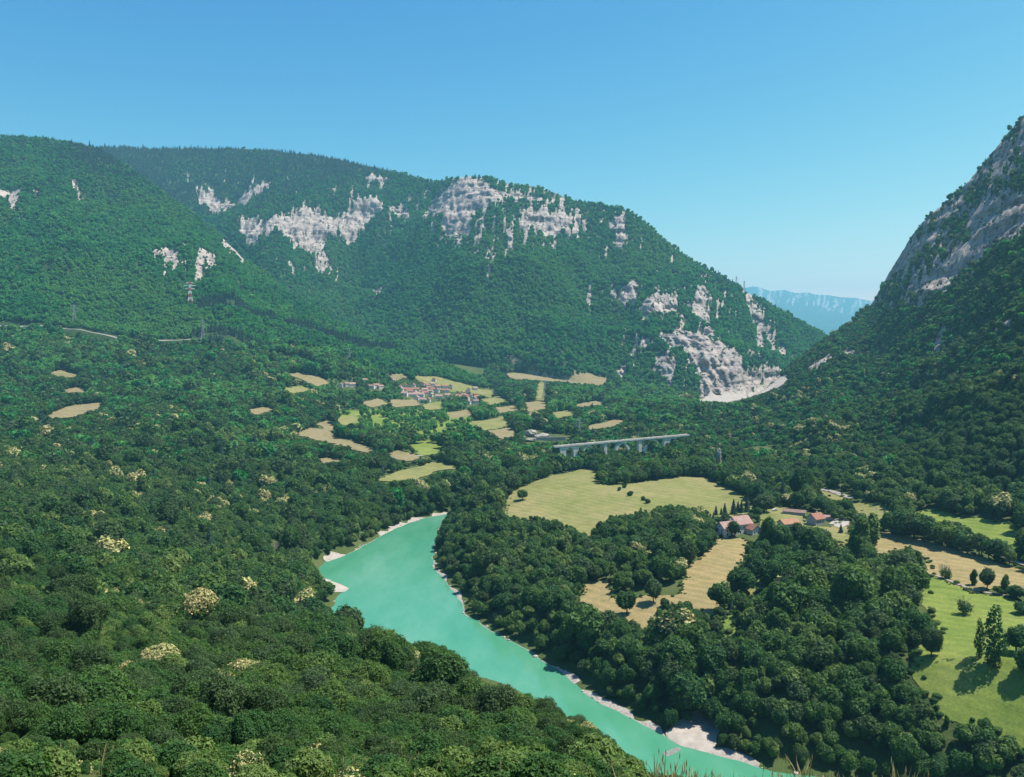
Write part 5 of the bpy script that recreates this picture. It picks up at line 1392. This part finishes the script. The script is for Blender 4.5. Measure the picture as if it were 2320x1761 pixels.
# ------------------------------------------------------------------ pylons
def pylon(uv, hpx, label, banded=False, group=None):
    h = None; k = 0
    while h is None or h.y > 8000: h = hit_px(uv[0], uv[1] + k); k += 3
    H = hpx * h.y / F
    e = bpy.data.objects.new('power_pylon', None); link(e); e.location = (h.x, h.y, h.z - 1); e.rotation_euler = (0, 0, R_(25))
    tag(e, label, 'pylon', group)
    r = max(.22, H * (.017 if banded else .0075))
    wb_ = H * .10; wt = H * .025; n = 7
    lv = [(k / n) ** .9 for k in range(n + 1)]
    wid = lambda t: wb_ + (wt - wb_) * min(1, t / .72)
    for k in range(n):
        b = MB(); t0, t1 = lv[k], lv[k + 1]
        c0 = [(sx * wid(t0), sy * wid(t0), t0 * H) for sx, sy in ((-1, -1), (1, -1), (1, 1), (-1, 1))]; c1 = [(sx * wid(t1), sy * wid(t1), t1 * H) for sx, sy in ((-1, -1), (1, -1), (1, 1), (-1, 1))]
        for j in range(4):
            b.bar(c0[j], c1[j], r, r, 4); b.bar(c0[j], c1[(j + 1) % 4], r * .6, r * .6, 4); b.bar(c0[(j + 1) % 4], c1[j], r * .6, r * .6, 4); b.bar(c1[j], c1[(j + 1) % 4], r * .6, r * .6, 4)
        add_obj('lattice', b.mesh('lattice', M[('steel_red', 'steel_white')[k % 2]] if banded else M['steel']), e)
    for t, w in ((.70, .20), (.83, .26), (.95, .17)):
        b = MB()
        for sx in (-1, 1):
            b.bar((0, 0, t * H), (sx * w * H, 0, t * H), r * .9, r * .6, 4); b.bar((0, 0, (t + .045) * H), (sx * w * H, 0, t * H), r * .7, r * .5, 4)
        add_obj('crossarm', b.mesh('crossarm', M['steel_white'] if banded else M['steel']), e)
pylon((431, 690), 52, 'red and white banded power pylon on the left mountain', True)
pylon((169, 738), 48, 'thin grey pylon on the left mountain above the pale road')
pylon((460, 770), 44, 'thin grey pylon at the right end of the pale mountain road')
pylon((792, 822), 34, 'thin grey pylon on the spur above the village')
pylon((1234, 905), 44, 'thin grey pylon in the valley above the gravel pit')
pylon((1312, 1000), 52, 'thin grey pylon rising behind the viaduct')
for uv, lab in (((1668, 650), 'thin mast on the skyline of the back mountain, left one'), ((1686, 660), 'thin mast on the skyline of the back mountain, right one')):
    pylon(uv, 24, lab)

# ------------------------------------------------------------------ rocks, gravel works
def rock(name, uv, wpx, hpx, label, mat='white_gravel', deep=.7, cat='rock'):
    import bmesh
    h = hit_px(*uv); w = wpx * h.y / F; H = hpx * h.y / F
    bm = bmesh.new(); bmesh.ops.create_icosphere(bm, subdivisions=3, radius=1)
    for vtx in bm.verts:
        c = vtx.co; k = 1 + .35 * float(fbm(np.array([c.x * 2.1 + uv[0]]), np.array([c.y * 2.1 + c.z * 1.7]), 3, 8)[0])
        vtx.co = Vector((c.x * w / 2 * k, c.y * w / 2 * deep * k, (c.z * .5 + .42) * H * k))
    me = bpy.data.meshes.new(name); bm.to_mesh(me); bm.free(); me.materials.append(M[mat])
    o = add_obj(name, me, None, (h.x, h.y, h.z)); return tag(o, label, cat)
rock('rock_outcrop', (1627, 1050), 13, 36, 'pale upright rock among the trees at the foot of the right slope')
rock('gravel_heap', (1203, 988), 30, 14, 'white gravel heap at the left of the gravel works', cat='gravel heap')
rock('gravel_heap', (1228, 994), 36, 13, 'grey white gravel heap in the middle of the gravel works', 'gravel', cat='gravel heap')
rock('gravel_heap', (1200, 1000), 26, 8, 'low white gravel heap in front of the gravel works', cat='gravel heap')
h0 = hit_px(1200, 1004); h1 = hit_px(1290, 992)
b = MB(); L_ = math.hypot(h1.x - h0.x, 20); b.box((0, 0, 2.0), (46, 1.2, 5.0)); b.box((0, 0, 4.62), (46.4, 1.6, .25))
w_ = add_obj('retaining_wall', b.mesh('retaining_wall', M['white_gravel']), None, ((h0.x + h1.x) / 2, (h0.y + h1.y) / 2, (h0.z + h1.z) / 2), R_(8))
tag(w_, 'long white retaining wall below the gravel works', 'wall')
# stones along the banks
srng = random.Random(8)
import bmesh
bm = bmesh.new()
for k in range(420):
    ln = RBs if srng.random() < .75 else LBs
    p = ln[srng.randrange(len(ln))]
    if p[1] > 780 or p[1] < 290: continue
    px_, py_ = p[0] + srng.uniform(-1.5, 1.5), p[1] + srng.uniform(-1.5, 1.5)
    r = srng.uniform(.3, 1.3) * (1.6 if srng.random() < .12 else 1)
    mtx = Matrix.Translation((px_, py_, .15)) @ Matrix.Rotation(srng.uniform(0, 6), 4, 'Z') @ Matrix.Diagonal((r, r * srng.uniform(.6, 1), r * .55, 1))
    bmesh.ops.create_icosphere(bm, subdivisions=1, radius=1, matrix=mtx)
me = bpy.data.meshes.new('bank_stones'); bm.to_mesh(me); bm.free(); me.materials.append(M['white_gravel'])
tag(add_obj('bank_stones', me), 'pale stones scattered along the river banks', 'stones', None, 'stuff')

# ------------------------------------------------------------------ air
hm, nt, out = new_mat('haze_air')
pv = N(nt, 'ShaderNodeVolumePrincipled')
pv.inputs['Color'].default_value = (0.27, 0.75, 1.0, 1)
pv.inputs['Density'].default_value = 7.2e-5
pv.inputs['Anisotropy'].default_value = 0.1
nt.links.new(pv.outputs[0], out.inputs['Volume'])
b = MB(); b.box((0, 11200, 960), (46000, 27000, 2200))
hz = add_obj('haze', b.mesh('haze', hm)); tag(hz, 'thin blue summer haze filling the valley', 'haze', None, 'stuff')
